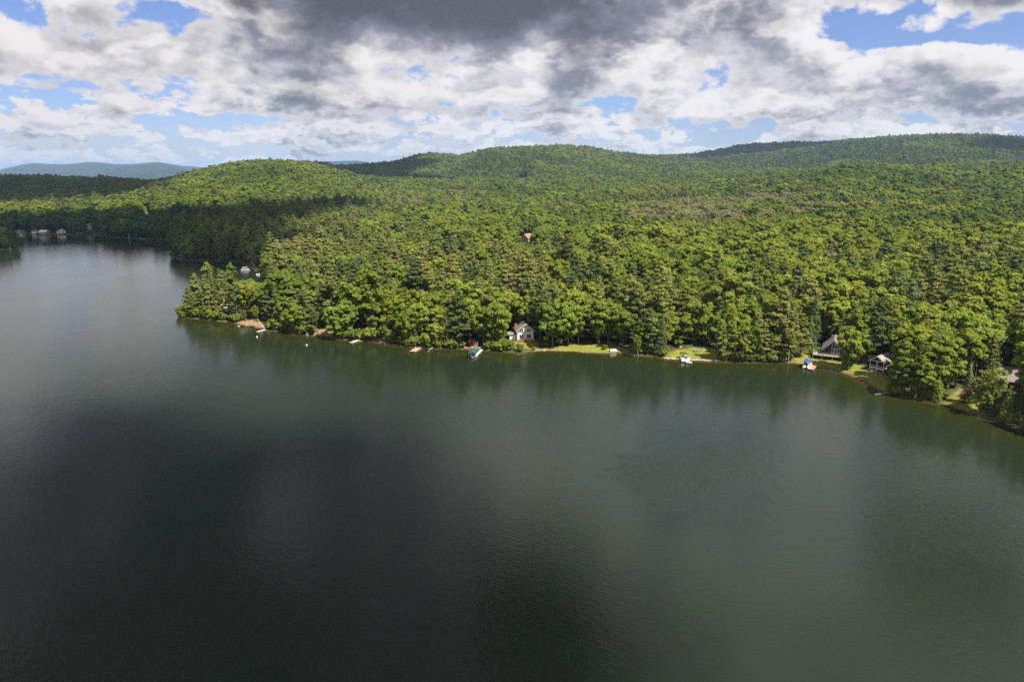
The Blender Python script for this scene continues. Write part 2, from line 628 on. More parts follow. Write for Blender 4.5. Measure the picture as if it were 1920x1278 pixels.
# ------------------------------------------------------------------ lake
def build_water():
    m, b, out = new_mat("lake_water")
    pos = b.n('ShaderNodeNewGeometry').outputs['Position']
    # wind ripples: two crossing trains plus small chop, calmer in streaks
    ang = math.radians(WAVE_ANGLE)
    px, py, pz = b.sep(pos)
    ux = b.add(b.mul(px, math.cos(ang)), b.mul(py, math.sin(ang)))
    uy = b.add(b.mul(px, -math.sin(ang)), b.mul(py, math.cos(ang)))
    v1 = b.comb(b.mul(ux, 1.7), b.mul(uy, 0.5), 0.0)
    v2 = b.comb(b.add(b.mul(ux, 1.5), b.mul(uy, 0.5)), b.mul(uy, 0.75), 4.0)
    calm = b.ramp(b.noise(b.comb(b.mul(ux, 0.012), b.mul(uy, 0.02), 7.0), 1.0, 4.0, 0.6, 2.0, 0.6), 0.38, 0.62, 0.7, 1.05)
    h = b.add(b.mul(b.noise(v1, 1.0, 3.0, 0.5, 2.0, 0.15), 1.0), b.mul(b.noise(v2, 1.0, 3.0, 0.6), 0.45))
    h = b.mul(h, calm)
    # a cat's paw: gusts ruffling one patch of the lake
    cx, cy_, _z = ground(1325, 885)
    gx, gy = b.mul(b.sub(px, cx), 1 / 24.0), b.mul(b.sub(py, cy_), 1 / 24.0)
    gn = b.sub(b.noise(pos, 0.055, 4.0, 0.6), 0.5)
    gust = b.ramp(b.add(b.m('SQRT', b.add(b.mul(gx, gx), b.mul(gy, gy))), b.mul(gn, 2.6)), 0.35, 1.0, 1.0, 0.0)
    h = b.mul(h, b.add(1.0, b.mul(gust, 2.2)))
    bp = b.n('ShaderNodeBump')
    bp.inputs['Strength'].default_value = 1.0
    bp.inputs['Distance'].default_value = WAVE_HEIGHT
    b.put(bp.inputs['Height'], h)
    n2 = b.noise(pos, 0.35, 3.0, 0.6)
    nb = b.noise(pos, 0.012, 3.0, 0.55)
    deep = b.mix(b.ramp(nb, 0.4, 0.6), WATER_DEEP_A, WATER_DEEP_B)
    sh = b.m('ADD', b.attr('shallow'), b.mul(b.sub(n2, 0.5), 0.35), clamp=True)
    c = b.mix(b.ramp(sh, 0.02, 0.50), deep, (0.018, 0.024, 0.005))
    c = b.mix(b.ramp(sh, 0.62, 1.0), c, (0.060, 0.040, 0.013))
    p = b.n('ShaderNodeBsdfPrincipled')
    b.put(p.inputs['Base Color'], c)
    p.inputs['Roughness'].default_value = WATER_ROUGH
    p.inputs['IOR'].default_value = 1.333
    b.nt.links.new(bp.outputs[0], p.inputs['Normal'])
    b.nt.links.new(p.outputs[0], out.inputs[0])
    xs = np.concatenate([[-9000, -4000, -2000, -1200, -900], np.arange(-700, 421, 4.0), [520, 800, 1500, 4000, 9000]])
    ys = np.concatenate([[-900, -500, -250], np.arange(-60, 960, 4.0), [1100, 1500, 2500, 5000]])
    X, Y = np.meshgrid(xs, ys)
    d = landdist(X, Y)
    shallow = np.exp(np.minimum(d, 0) / 9.0) * (1 - 0.8 * smooth01(390, 430, Y))
    nr, nc = X.shape
    idx = np.arange(nr * nc).reshape(nr, nc)
    F = np.stack([idx[:-1, :-1], idx[:-1, 1:], idx[1:, 1:], idx[1:, :-1]], -1).reshape(-1, 4)
    keep = (d[:-1, :-1] < 12) | (d[1:, 1:] < 12) | (d[1:, :-1] < 12) | (d[:-1, 1:] < 12)
    F = F[keep.ravel()]
    V = np.stack([X, Y, np.zeros_like(X)], -1).reshape(-1, 3)
    used = np.unique(F)
    remap = np.full(len(V), -1)
    remap[used] = np.arange(len(used))
    me = mesh_np("lake_water", V[used], remap[F], m, True, {'shallow': (shallow.ravel()[used], 'POINT')})
    link("lake_water", me, kind='structure', label="dark green lake water with fine wind ripples")


WAVE_ANGLE, WAVE_HEIGHT, WATER_ROUGH = 62.0, 0.045, 0.09
WATER_DEEP_A, WATER_DEEP_B = (0.0124, 0.0192, 0.0116), (0.0144, 0.0208, 0.0124)
build_terrain()
build_water()


# ------------------------------------------------------------------ distant mountains
def build_mountains():
    m, b, out = new_mat("far_woodland")
    pos = b.n('ShaderNodeNewGeometry').outputs['Position']
    p = b.n('ShaderNodeBsdfDiffuse')
    n1 = b.noise(pos, 0.004, 6.0, 0.65)
    n2 = b.noise(pos, 0.0011, 3.0, 0.5)
    c = b.mix(b.ramp(n1, 0.35, 0.65), (0.010, 0.017, 0.014), (0.024, 0.034, 0.022))
    c = b.mix(b.ramp(n2, 0.45, 0.62, 0, 0.6), c, (0.034, 0.046, 0.026))
    b.put(p.inputs['Color'], c)
    b.nt.links.new(p.outputs[0], out.inputs[0])
    specs = [
        # skyline in image px, distance, depth, label
        ([(-500, 322), (-250, 325), (-60, 330), (0, 318), (60, 305), (110, 309), (150, 306), (172, 302), (205, 308), (240, 309), (265, 306), (295, 303),
          (330, 311), (365, 312), (392, 316), (430, 330), (520, 350), (700, 356)], 12500, 3400, "long hazy blue mountain ridge beyond the left end of the lake"),
        ([(90, 346), (140, 334), (190, 322), (230, 313), (262, 310), (296, 305), (330, 314), (372, 322), (420, 336), (470, 352)], 9800, 1500,
         "darker blue foothill in front of the hazy mountain ridge"),
        ([(480, 345), (545, 306), (590, 303), (640, 302), (670, 301), (700, 307), (760, 320), (850, 345)], 11500, 2500,
         "small hazy blue mountain showing between two wooded hills"),
        ([(1180, 320), (1235, 296), (1260, 293), (1300, 291), (1350, 297), (1420, 310), (1500, 330)], 7600, 1600,
         "dark green far hill in the saddle of the right hand ridge"),
    ]
    for prof, D, dep, lab in specs:
        pp = np.array(prof, float)
        n = 240
        px = np.linspace(pp[0, 0], pp[-1, 0], n)
        py = np.interp(px, pp[:, 0], pp[:, 1])
        k = np.exp(-0.5 * (np.arange(-5, 6) / 2.0) ** 2)
        k /= k.sum()
        py = np.convolve(np.pad(py, 5, mode='edge'), k, 'valid')
        rows = []
        us = np.linspace(-1, 1, 33)
        u_ = (639 - py) / FPX
        zt = HCAM + D * (-SP + u_ * CP) / (CP + u_ * SP)
        xt = D * (px - 960) / FPX / (CP + u_ * SP)
        for s in us:
            Yr = D + s * dep
            fall = (1 - abs(s) ** 1.25)
            X = xt * (Yr / D if s < 0 else 1.0)
            z = -8 + (zt + 8) * fall
            z = z + (fbm(X, np.full_like(X, Yr), 900, 5, 4) - 0.5) * 130 * (1 - fall) * min(1, fall * 3)
            z = z + (vnoise(X, np.full_like(X, Yr), 90, 9) - 0.5) * 6
            rows.append(np.stack([X, np.full_like(X, Yr), z], -1))
        V = np.array(rows).reshape(-1, 3)
        idx = np.arange(len(V)).reshape(33, n)
        F = np.stack([idx[:-1, :-1], idx[:-1, 1:], idx[1:, 1:], idx[1:, :-1]], -1).reshape(-1, 4)
        me = mesh_np("mountain", V, F, m, True)
        link("mountain", me, kind='structure', label=lab)


build_mountains()


# ------------------------------------------------------------------ haze
def build_haze():
    m, b, out = new_mat("thin_air")
    pv = b.n('ShaderNodeVolumePrincipled')
    pv.inputs['Color'].default_value = (0.44, 0.65, 1.0, 1)
    pv.inputs['Density'].default_value = HAZE
    pv.inputs['Anisotropy'].default_value = 0.0
    b.nt.links.new(pv.outputs[0], out.inputs['Volume'])
    x0, x1, y0, y1, z0, z1 = -26000, 26000, -2000, 27500, -10.0, HAZE_TOP
    v = [(x0, y0, z0), (x1, y0, z0), (x1, y1, z0), (x0, y1, z0), (x0, y0, z1), (x1, y0, z1), (x1, y1, z1), (x0, y1, z1)]
    f = [(0, 3, 2, 1), (4, 5, 6, 7), (0, 1, 5, 4), (1, 2, 6, 5), (2, 3, 7, 6), (3, 0, 4, 7)]
    link("haze", mesh_np("haze", v, f, m), kind='stuff', label="pale blue summer haze over the whole valley")


HAZE, HAZE_TOP = 5.0e-5, 420.0
build_haze()


# ------------------------------------------------------------------ cumulus overhead, out of the frame, whose shadows lie on lake and hills
def build_clouds():
    m, b, out = new_mat("cumulus")
    dif = b.n('ShaderNodeBsdfDiffuse')
    dif.inputs[0].default_value = (0.82, 0.82, 0.83, 1)
    tra = b.n('ShaderNodeBsdfTransparent')
    lw = b.n('ShaderNodeLayerWeight')
    lw.inputs[0].default_value = 0.5
    pos = b.n('ShaderNodeNewGeometry').outputs['Position']
    n = b.noise(pos, 0.012, 5.0, 0.6)
    f = b.ramp(b.add(lw.outputs['Facing'], b.mul(b.sub(n, 0.5), 0.7)), 0.15, 0.92, 0.34, 1.0)
    mx = b.n('ShaderNodeMixShader')
    b.put(mx.inputs[0], f)
    b.nt.links.new(dif.outputs[0], mx.inputs[1])
    b.nt.links.new(tra.outputs[0], mx.inputs[2])
    b.nt.links.new(mx.outputs[0], out.inputs[0])
    # unit sphere
    nu, nv = 28, 16
    sv = [(0, 0, 1)] + [(math.sin(math.pi * j / nv) * math.cos(2 * math.pi * i / nu), math.sin(math.pi * j / nv) * math.sin(2 * math.pi * i / nu), math.cos(math.pi * j / nv))
                        for j in range(1, nv) for i in range(nu)] + [(0, 0, -1)]
    sv = np.array(sv)
    sf = [(0, 1 + i, 1 + (i + 1) % nu, 1 + (i + 1) % nu) for i in range(nu)]
    for j in range(nv - 2):
        for i in range(nu):
            a = 1 + j * nu + i
            c = 1 + j * nu + (i + 1) % nu
            sf.append((a, a + nu, c + nu, c))
    last = len(sv) - 1
    sf = [f_ if f_[2] != f_[3] else f_[:3] for f_ in sf]
    sf += [(1 + (nv - 2) * nu + (i + 1) % nu, 1 + (nv - 2) * nu + i, last) for i in range(nu)]
    rnd = random.Random(3)
    for (outline, zc, size, lab) in CLOUDS:
        # outline: ground polygon of the shadow; puffs fill it, lifted along the sun's direction
        poly = np.array(outline, float)
        V, F = [], []
        lo, hi = poly.min(0), poly.max(0)
        step = size * 0.62
        gx, gy = np.meshgrid(np.arange(lo[0], hi[0] + 1, step), np.arange(lo[1], hi[1] + 1, step))
        gx = gx.ravel() + np.array([rnd.uniform(-.35, .35) for _ in range(gx.size)]) * step
        gy = gy.ravel() + np.array([rnd.uniform(-.35, .35) for _ in range(gy.size)]) * step
        ins = sdf(poly, gx, gy) > -0.05 * size
        off = SUND * (zc / SUND.z)
        for x, y in zip(gx[ins], gy[ins]):
            r = size * rnd.uniform(0.65, 1.1)
            zg = max(float(ground_z(np.array([x]), np.array([y]))[0]), 0.0) + (10.0 if y > 400 else 0.0)
            k_ = (zc - zg) / SUND.z
            c = np.array([x + SUND.x * k_, y + SUND.y * k_, zc + rnd.uniform(0.0, 0.35) * r])
            s = sv * np.array([r, r, r * 0.42])
            s = s * (1 + 0.35 * (vnoise(s[:, 0] + x, s[:, 1] + y + s[:, 2], r * 0.45, 6)[:, None] - 0.4))
            k = len(V) * len(sv)
            V.append(s + c)
            F += [tuple(q + k for q in f_) for f_ in sf]
        me = mesh_np("cloud", np.concatenate(V), F, m, True)
        link("cloud", me, kind='structure', label=lab)


def gpoly(*pts, z=0.0):
    return [ground(px, py, z)[:2] for px, py in pts]


def at_depth(px, D):
    return ((px - 960) / FPX / (CP + (639 - HORIZON) / FPX * SP) * D, D)


CLOUDS = [
    (gpoly((-900, 900), (-300, 780), (300, 830), (700, 900), (940, 1000), (1120, 1180), (1230, 1500), (500, 1700), (-900, 1500)), 1500, 30,
     "grey bottomed cloud overhead shading the near water"),
    ([at_depth(305, 560), at_depth(455, 500), at_depth(470, 560), at_depth(540, 700), at_depth(650, 850), at_depth(640, 900), at_depth(470, 850), at_depth(330, 830), at_depth(150, 820),
      at_depth(-60, 800), at_depth(-400, 800), at_depth(-400, 600), at_depth(-40, 600), at_depth(45, 640), at_depth(200, 705)], 1500, 48, "grey bottomed cloud shading the wooded headland and the far shore"),
    ([at_depth(-500, 1150), at_depth(-100, 1180), at_depth(120, 1150), at_depth(220, 1330), at_depth(330, 1700), at_depth(340, 2500), at_depth(-500, 2700)], 1600, 150,
     "wide grey cloud shading the dark hill across the lake"),
    ([at_depth(540, 2600), at_depth(620, 2050), at_depth(730, 1850), at_depth(800, 1750), at_depth(800, 1850), at_depth(750, 2150), at_depth(775, 3000), at_depth(770, 3600), at_depth(620, 3600)],
     1700, 110, "grey cloud shading the dark wooded hill in the middle distance"),
    ([at_depth(1330, 3300), at_depth(1480, 3250), at_depth(1560, 3600), at_depth(1600, 4100), at_depth(1500, 4500), at_depth(1380, 4200)], 1800, 190,
     "grey cloud shading the far end of the right hand ridge"),
    ([at_depth(1840, 2450), at_depth(1990, 2300), at_depth(2100, 2700), at_depth(1960, 2900), at_depth(1880, 2750)], 1500, 130,
     "small grey cloud shading the flank of the right hand ridge"),
]
build_clouds()

# ------------------------------------------------------------------ foliage and bark materials
def leaf_mat(name, trans=0.35):
    """tint comes from the tree, small variation from each leaf cluster"""
    m, b, out = new_mat(name)
    t = b.attr('tint', 'INSTANCER', 'Color')
    v = b.attr('leafvar')
    c = b.v('SCALE', t, b.ramp(v, 0.0, 1.0, 0.74, 1.28, False))
    hs = b.n('ShaderNodeHueSaturation')
    b.put(hs.inputs['Hue'], b.ramp(v, 0.0, 1.0, 0.506, 0.496, False))
    b.put(hs.inputs['Color'], c)
    d = b.n('ShaderNodeBsdfDiffuse')
    b.put(d.inputs[0], hs.outputs[0])
    tr = b.n('ShaderNodeBsdfTranslucent')
    b.put(tr.inputs[0], b.v('MULTIPLY', hs.outputs[0], (1.08, 1.15, 0.6)))
    mx = b.n('ShaderNodeMixShader')
    mx.inputs[0].default_value = trans
    b.nt.links.new(d.outputs[0], mx.inputs[1])
    b.nt.links.new(tr.outputs[0], mx.inputs[2])
    b.nt.links.new(mx.outputs[0], out.inputs[0])
    return m


LEAF = leaf_mat("broad_leaves", 0.42)
NEEDLE = leaf_mat("needles", 0.34)
BARK = simple_mat("grey_brown_bark", (0.13, 0.105, 0.08), 0.9, 0.25, 2.0)
BIRCH = simple_mat("white_birch_bark", (0.55, 0.53, 0.48), 0.8, 0.2, 1.2)
DEADWOOD = simple_mat("bleached_dead_wood", (0.33, 0.30, 0.26), 0.9, 0.2, 1.5)


def tube(V, F, p0, p1, r0, r1, n=5):
    p0, p1 = np.asarray(p0, float), np.asarray(p1, float)
    a = p1 - p0
    L = np.linalg.norm(a)
    if L < 1e-6:
        return
    a = a / L
    q = np.array([0, 0, 1.0]) if abs(a[2]) < 0.9 else np.array([1.0, 0, 0])
    u = np.cross(a, q)
    u /= np.linalg.norm(u)
    w = np.cross(a, u)
    k = len(V)
    for i in range(n):
        t = 2 * math.pi * i / n
        V.append(p0 + r0 * (u * math.cos(t) + w * math.sin(t)))
    for i in range(n):
        t = 2 * math.pi * i / n
        V.append(p1 + r1 * (u * math.cos(t) + w * math.sin(t)))
    for i in range(n):
        F.append((k + i, k + (i + 1) % n, k + n + (i + 1) % n, k + n + i))


def unit(v):
    return v / (np.linalg.norm(v, axis=-1, keepdims=True) + 1e-9)


def leaf_quads(P, N, size, rng, aspect=0.62):
    """rhombic leaf clusters at P facing N"""
    n = len(P)
    r = unit(rng.normal(size=(n, 3)))
    u = unit(np.cross(N, r))
    w = np.cross(N, u)
    s = size[:, None]
    bend = N * s * 0.22
    a = P + u * s
    c = P - u * s
    bq = P + w * s * aspect - bend
    dq = P - w * s * aspect - bend
    V = np.stack([a, bq, c, dq], 1).reshape(-1, 3)
    F = np.arange(n * 4).reshape(n, 4)
    return V, F


def make_broadleaf(seed, H, R, clumps=46, per=62, low=0.22, leaf=0.62, spread=1.0, flat=1.0):
    rng = np.random.default_rng(seed)
    cz, rz = H * (0.5 + low * 0.5), H * (0.5 - low * 0.5)
    # big lobes first, clumps gather on them
    nl = rng.integers(5, 8)
    lobes = []
    for i in range(nl):
        az = 2 * math.pi * (i + rng.uniform(-.3, .3)) / nl
        zz = rng.uniform(-0.45, 0.55)
        rr = rng.uniform(0.38, 0.6)
        lobes.append((np.array([math.cos(az) * rr * R, math.sin(az) * rr * R, cz + zz * rz]), rng.uniform(0.42, 0.62)))
    lobes.append((np.array([rng.uniform(-.15, .15) * R, rng.uniform(-.15, .15) * R, cz + rz * 0.45]), 0.55))
    Ps, Ns, Ss, Vs = [], [], [], []
    V, F = [], []
    centers = []
    for k in range(clumps):
        lc, lr = lobes[k % len(lobes)]
        d = unit(rng.normal(size=3) + np.array([0, 0, 0.45]))
        c = lc + d * np.array([R, R, rz * flat]) * lr * rng.uniform(0.6, 1.0) * spread
        c[2] = max(c[2], H * low)
        rc = R * rng.uniform(0.14, 0.27)
        centers.append(c)
        cv = rng.normal() * 0.13
        n = int(per * (rc / R / 0.21) ** 1.6)
        dd = unit(rng.normal(size=(n, 3)) + np.array([0, 0, 0.25]))
        P = c + dd * rc * rng.uniform(0.55, 1.0, (n, 1)) * np.array([1, 1, 0.72])
        out = unit(c - np.array([0, 0, H * 0.45]))
        N = unit(dd * 0.8 + out * 0.25 + np.array([0, 0, 0.45]) + rng.normal(size=(n, 3)) * 0.36)
        Ps.append(P)
        Ns.append(N)
        Ss.append(rng.uniform(0.65, 1.15, n) * leaf * R / 5.0)
        Vs.append(np.clip(0.5 + cv + rng.normal(size=n) * 0.11, 0, 1))
    n = int(clumps * per * 0.16)
    d = unit(rng.normal(size=(n, 3)))
    P = np.array([0, 0, cz]) + d * np.array([R, R, rz]) * rng.uniform(0.1, 0.72, (n, 1))
    Ps.append(P)
    Ns.append(unit(rng.normal(size=(n, 3))))
    Ss.append(rng.uniform(0.8, 1.3, n) * leaf * R / 5.0)
    Vs.append(np.clip(0.4 + rng.normal(size=n) * 0.1, 0, 1))
    P, N, S, LV = map(np.concatenate, (Ps, Ns, Ss, Vs))
    cv, cf = leaf_quads(P, N, S, rng)
    # trunk with forking limbs
    tv, tf = [], []
    r0 = 0.017 * H
    top = np.array([rng.uniform(-.05, .05) * H, rng.uniform(-.05, .05) * H, H * 0.72])
    mid = np.array([top[0] * 0.3, top[1] * 0.3, H * 0.32])
    tube(tv, tf, (0, 0, -0.8), (0, 0, 0.5), r0 * 1.5, r0, 7)
    tube(tv, tf, (0, 0, 0.5), mid, r0, r0 * 0.75, 7)
    tube(tv, tf, mid, top, r0 * 0.75, r0 * 0.2, 6)
    for k in range(0, len(centers), 3):
        c = centers[k]
        t = rng.uniform(0.0, 0.75)
        s = mid * (1 - t) + top * t
        tube(tv, tf, s, s * 0.25 + c * 0.75 + np.array([0, 0, -0.1 * R]), r0 * 0.32, r0 * 0.1, 4)
    return (cv, cf, np.repeat(LV, 1)), (np.array(tv), tf)


def make_pine(seed, H, R, z0=0.28, whorls=17, droop=0.0, conic=False, tuft=0.75, dens=1.0, up=0.12):
    rng = np.random.default_rng(seed)
    Ps, Ns, Ss, Vs = [], [], [], []
    tv, tf = [], []
    r0 = 0.0135 * H
    lean = rng.normal(size=2) * 0.012 * H
    def axis(t): return np.array([lean[0] * t * t, lean[1] * t * t, H * t])
    pts = [axis(t) for t in (0, .3, .6, .85, 0.99)]
    pts[0] = np.array([0, 0, -0.8])
    rs = [r0 * 1.3, r0, r0 * 0.7, r0 * 0.35, r0 * 0.08]
    for i in range(4):
        tube(tv, tf, pts[i], pts[i + 1], rs[i], rs[i + 1], 6)
    for i in range(whorls):
        t = z0 + (1 - z0) * (i + rng.uniform(-.25, .25)) / (whorls - 0.4)
        t = min(t, 0.985)
        s = min(max((t - z0) / (1 - z0), 0.0), 1.0)
        if conic:
            prof = (1 - s) ** 0.85 * min(1.0, 0.75 + s)
        else:
            prof = min(1.0, 0.66 + 1.3 * s) * (1 - s ** 1.6) ** 0.7 * rng.uniform(0.62, 1.15)
        L0 = R * prof
        nb = rng.integers(4, 7) if not conic else rng.integers(6, 9)
        a0 = rng.uniform(0, 6.28)
        for k in range(nb):
            a = a0 + 2 * math.pi * k / nb + rng.uniform(-.3, .3)
            L = max(0.35, L0 * rng.uniform(0.65, 1.15))
            if not conic and rng.random() < 0.10:
                continue
            dirv = np.array([math.cos(a), math.sin(a), 0])
            base = axis(np.clip(t + (0 if conic else rng.uniform(-.03, .03)), z0 * 0.8, 0.985))
            slope = up * (0.4 + 1.2 * s) - droop + (0 if conic else rng.uniform(-.08, .3))
            end = base + dirv * L + np.array([0, 0, L * slope])
            if L > 1.0:
                tube(tv, tf, base, end, r0 * 0.22 * (1 - s * 0.5), r0 * 0.05, 3)
            nt_ = max(2, int(round(L / (tuft * 0.85))))
            bv = rng.normal() * 0.12
            for q in range(nt_):
                f = 0.22 + 0.78 * (q + 0.7) / nt_ if L > 1.2 else (q + 0.6) / nt_
                side = np.cross(dirv, [0, 0, 1]) * rng.normal() * 0.16 * L * (1.1 - abs(f - 0.6))
                c = base + dirv * L * f + side + np.array([0, 0, L * f * slope - droop * 0.5 * L * f * f])
                rc = tuft * rng.uniform(0.7, 1.2) * (0.75 + 0.25 * (1 - s))
                n = int(11 * dens)
                dd = rng.normal(size=(n, 3))
                dd = unit(dd) * rng.uniform(0.3, 1.0, (n, 1))
                P = c + dd * rc * np.array([1, 1, 0.38 if conic else 0.55])
                N = unit(np.array([0, 0, 0.85]) + dirv * 0.5 + dd * 0.6 + rng.normal(size=(n, 3)) * 0.40)
                Ps.append(P)
                Ns.append(N)
                Ss.append(rng.uniform(0.6, 1.1, n) * tuft * 0.46)
                Vs.append(np.clip(0.5 + bv + rng.normal(size=n) * 0.13 + 0.10 * (f - 0.6), 0, 1))
    P, N, S, LV = map(np.concatenate, (Ps, Ns, Ss, Vs))
    cv, cf = leaf_quads(P, N, S, rng, 0.5)
    return (cv, cf, LV), (np.array(tv), tf)


def make_bare(seed, H, R, twigs=3):
    """leafless or dead tree: forking trunk"""
    rng = np.random.default_rng(seed)
    tv, tf = [], []

    def grow(p, d, L, r, lev):
        e = p + d * L
        tube(tv, tf, p, e, r, r * 0.62, 5 if lev < 2 else 3)
        if lev >= twigs:
            return
        for k in range(rng.integers(2, 4)):
            nd = unit(d + rng.normal(size=3) * 0.55 * R + np.array([0, 0, 0.18]))
            grow(p + d * L * rng.uniform(0.65, 1.0), nd, L * rng.uniform(0.5, 0.75), r * 0.55, lev + 1)
    grow(np.array([0, 0, -0.5]), unit(np.array([rng.normal() * .05, rng.normal() * .05, 1])), H * 0.42, H * 0.016, 0)
    return np.array(tv), tf


SPECIES = {}


def add_species(name, kind, variants, leafm, barkm):
    out = []
    for i, (crown, trunk, H, R) in enumerate(variants):
        cv, cf, lv = crown
        cm = mesh_np(f"{name}_crown", cv, cf, leafm, False, {'leafvar': (lv, 'FACE')})
        tm = mesh_np(f"{name}_trunk", trunk[0], trunk[1], barkm)
        # joined mesh for the mass of the forest
        nv = len(cv)
        faces = [tuple(f) for f in cf.tolist()] + [tuple(q + nv for q in f) for f in trunk[1]]
        jm = mesh_np(f"{name}_whole", np.concatenate([cv, trunk[0]]), faces, leafm, False,
                     {'leafvar': (np.concatenate([lv, np.full(len(trunk[1]), .5)]), 'FACE')})
        jm.materials.append(barkm)
        mi = np.zeros(len(faces), np.int32)
        mi[len(cf):] = 1
        jm.polygons.foreach_set('material_index', mi)
        out.append((cm, tm, jm, H, R))
    SPECIES[name] = (kind, out)


def _mk(f, H, R, *a, **k):
    c, t = f(*a, **k)
    return (c, t, H, R)


add_species("maple", "broadleaf_tree", [_mk(make_broadleaf, 19, 5.6 + 0.5 * (i % 3), 100 + i, 19, 5.6 + 0.5 * (i % 3), clumps=84, per=62, leaf=0.54, low=0.04 + 0.03 * (i % 2)) for i in range(7)], LEAF, BARK)
add_species("oval", "broadleaf_tree", [_mk(make_broadleaf, 20, 4.0, 140 + i, 20, 4.0, clumps=80, per=58, low=0.05, leaf=0.6) for i in range(4)], LEAF, BARK)
add_species("birch", "birch_tree", [_mk(make_broadleaf, 17, 4.2, 160 + i, 17, 4.2, clumps=60, per=40, low=0.12, leaf=0.5, spread=1.12) for i in range(3)], LEAF, BIRCH)
add_species("pine", "pine_tree", [_mk(make_pine, 22, 5.9, 200 + i, 22, 5.9, z0=0.12 + 0.03 * (i % 3), whorls=13 + i % 3, tuft=1.15, dens=1.9) for i in range(6)], NEEDLE, BARK)
add_species("hemlock", "hemlock_tree", [_mk(make_pine, 20, 4.2, 230 + i, 20, 4.2, z0=0.06, whorls=24, droop=0.22, conic=True, tuft=0.72, dens=0.9) for i in range(4)], NEEDLE, BARK)
add_species("shrub", "shrub", [_mk(make_broadleaf, 4, 2.6, 260 + i, 4, 2.6, clumps=26, per=44, low=0.06, leaf=0.8) for i in range(4)], LEAF, BARK)
add_species("thin", "broadleaf_tree", [_mk(make_broadleaf, 17, 4.6, 280 + i, 17, 4.6, clumps=70, per=30, low=0.2, leaf=0.5, spread=1.05) for i in range(2)], LEAF, BARK)

GREENS = {
    # name: (r, g, b)
    'bright green': (0.206, 0.258, 0.038),
    'mid green': (0.175, 0.225, 0.034),
    'deep green': (0.131, 0.180, 0.035),
    'yellow green': (0.236, 0.272, 0.042),
    'golden green': (0.258, 0.280, 0.040),
    'olive': (0.201, 0.222, 0.055),
    'tan tipped': (0.245, 0.240, 0.078),
    'grey green': (0.161, 0.196, 0.060),
    'dark green': (0.107, 0.143, 0.047),
    'brownish green': (0.182, 0.200, 0.058),
    'bare tan': (0.272, 0.242, 0.125),
    'rusty': (0.36, 0.18, 0.04),
}


# ------------------------------------------------------------------ where trees stand
def in_poly_mask(polys, X, Y, grow):
    m = np.zeros(len(X), bool)
    for p in polys:
        m |= sdf(p, X, Y) > -grow
    return m


CLEAR = []          # (x, y, radius) round buildings and things, filled below
SIGHT = []          # (x0, x1, y_top, y_bottom, depth): image windows that must stay open in front of a building


def keep_clear(px, py, r, win=None):
    p = on_ground(px, py)
    CLEAR.append((p.x, p.y, r))
    if win:
        SIGHT.append((*win, p.y))


keep_clear(983, 640, 8.0, (966, 996, 600, 660))
keep_clear(1000, 650, 6.0)
keep_clear(884, 642, 3.5, (876, 902, 632, 660))
keep_clear(1565, 668, 9.0, (1536, 1578, 645, 690))
keep_clear(1650, 694, 5.5, (1628, 1660, 668, 700))
keep_clear(1892, 736, 9.5, (1876, 1906, 688, 725))
keep_clear(1535, 660, 4.0, (1500, 1545, 650, 690))

keep_clear(985, 452, 11.0, (972, 997, 440, 455))
keep_clear(992, 446, 12.0)
keep_clear(44, 438.5, 8.0, (30, 52, 436, 442))
keep_clear(90, 438.5, 8.0, (80, 99, 435, 442))
keep_clear(115, 437.5, 8.0, (107, 123, 431, 442))
keep_clear(166, 430, 12.0, (161, 171, 424, 434))
keep_clear(274, 398, 14.0, (269, 280, 392, 400))
keep_clear(979, 339, 26.0, (972, 986, 334, 340))
keep_clear(960, 339.5, 26.0)
keep_clear(1000, 339.5, 26.0)
SIGHT.append((450, 490, 499, 519, ground(460, 507)[1]))
SIGHT.append((948, 1024, 336, 341, 1500))
keep_clear(430, 588, 4.0, (424, 441, 577, 583))
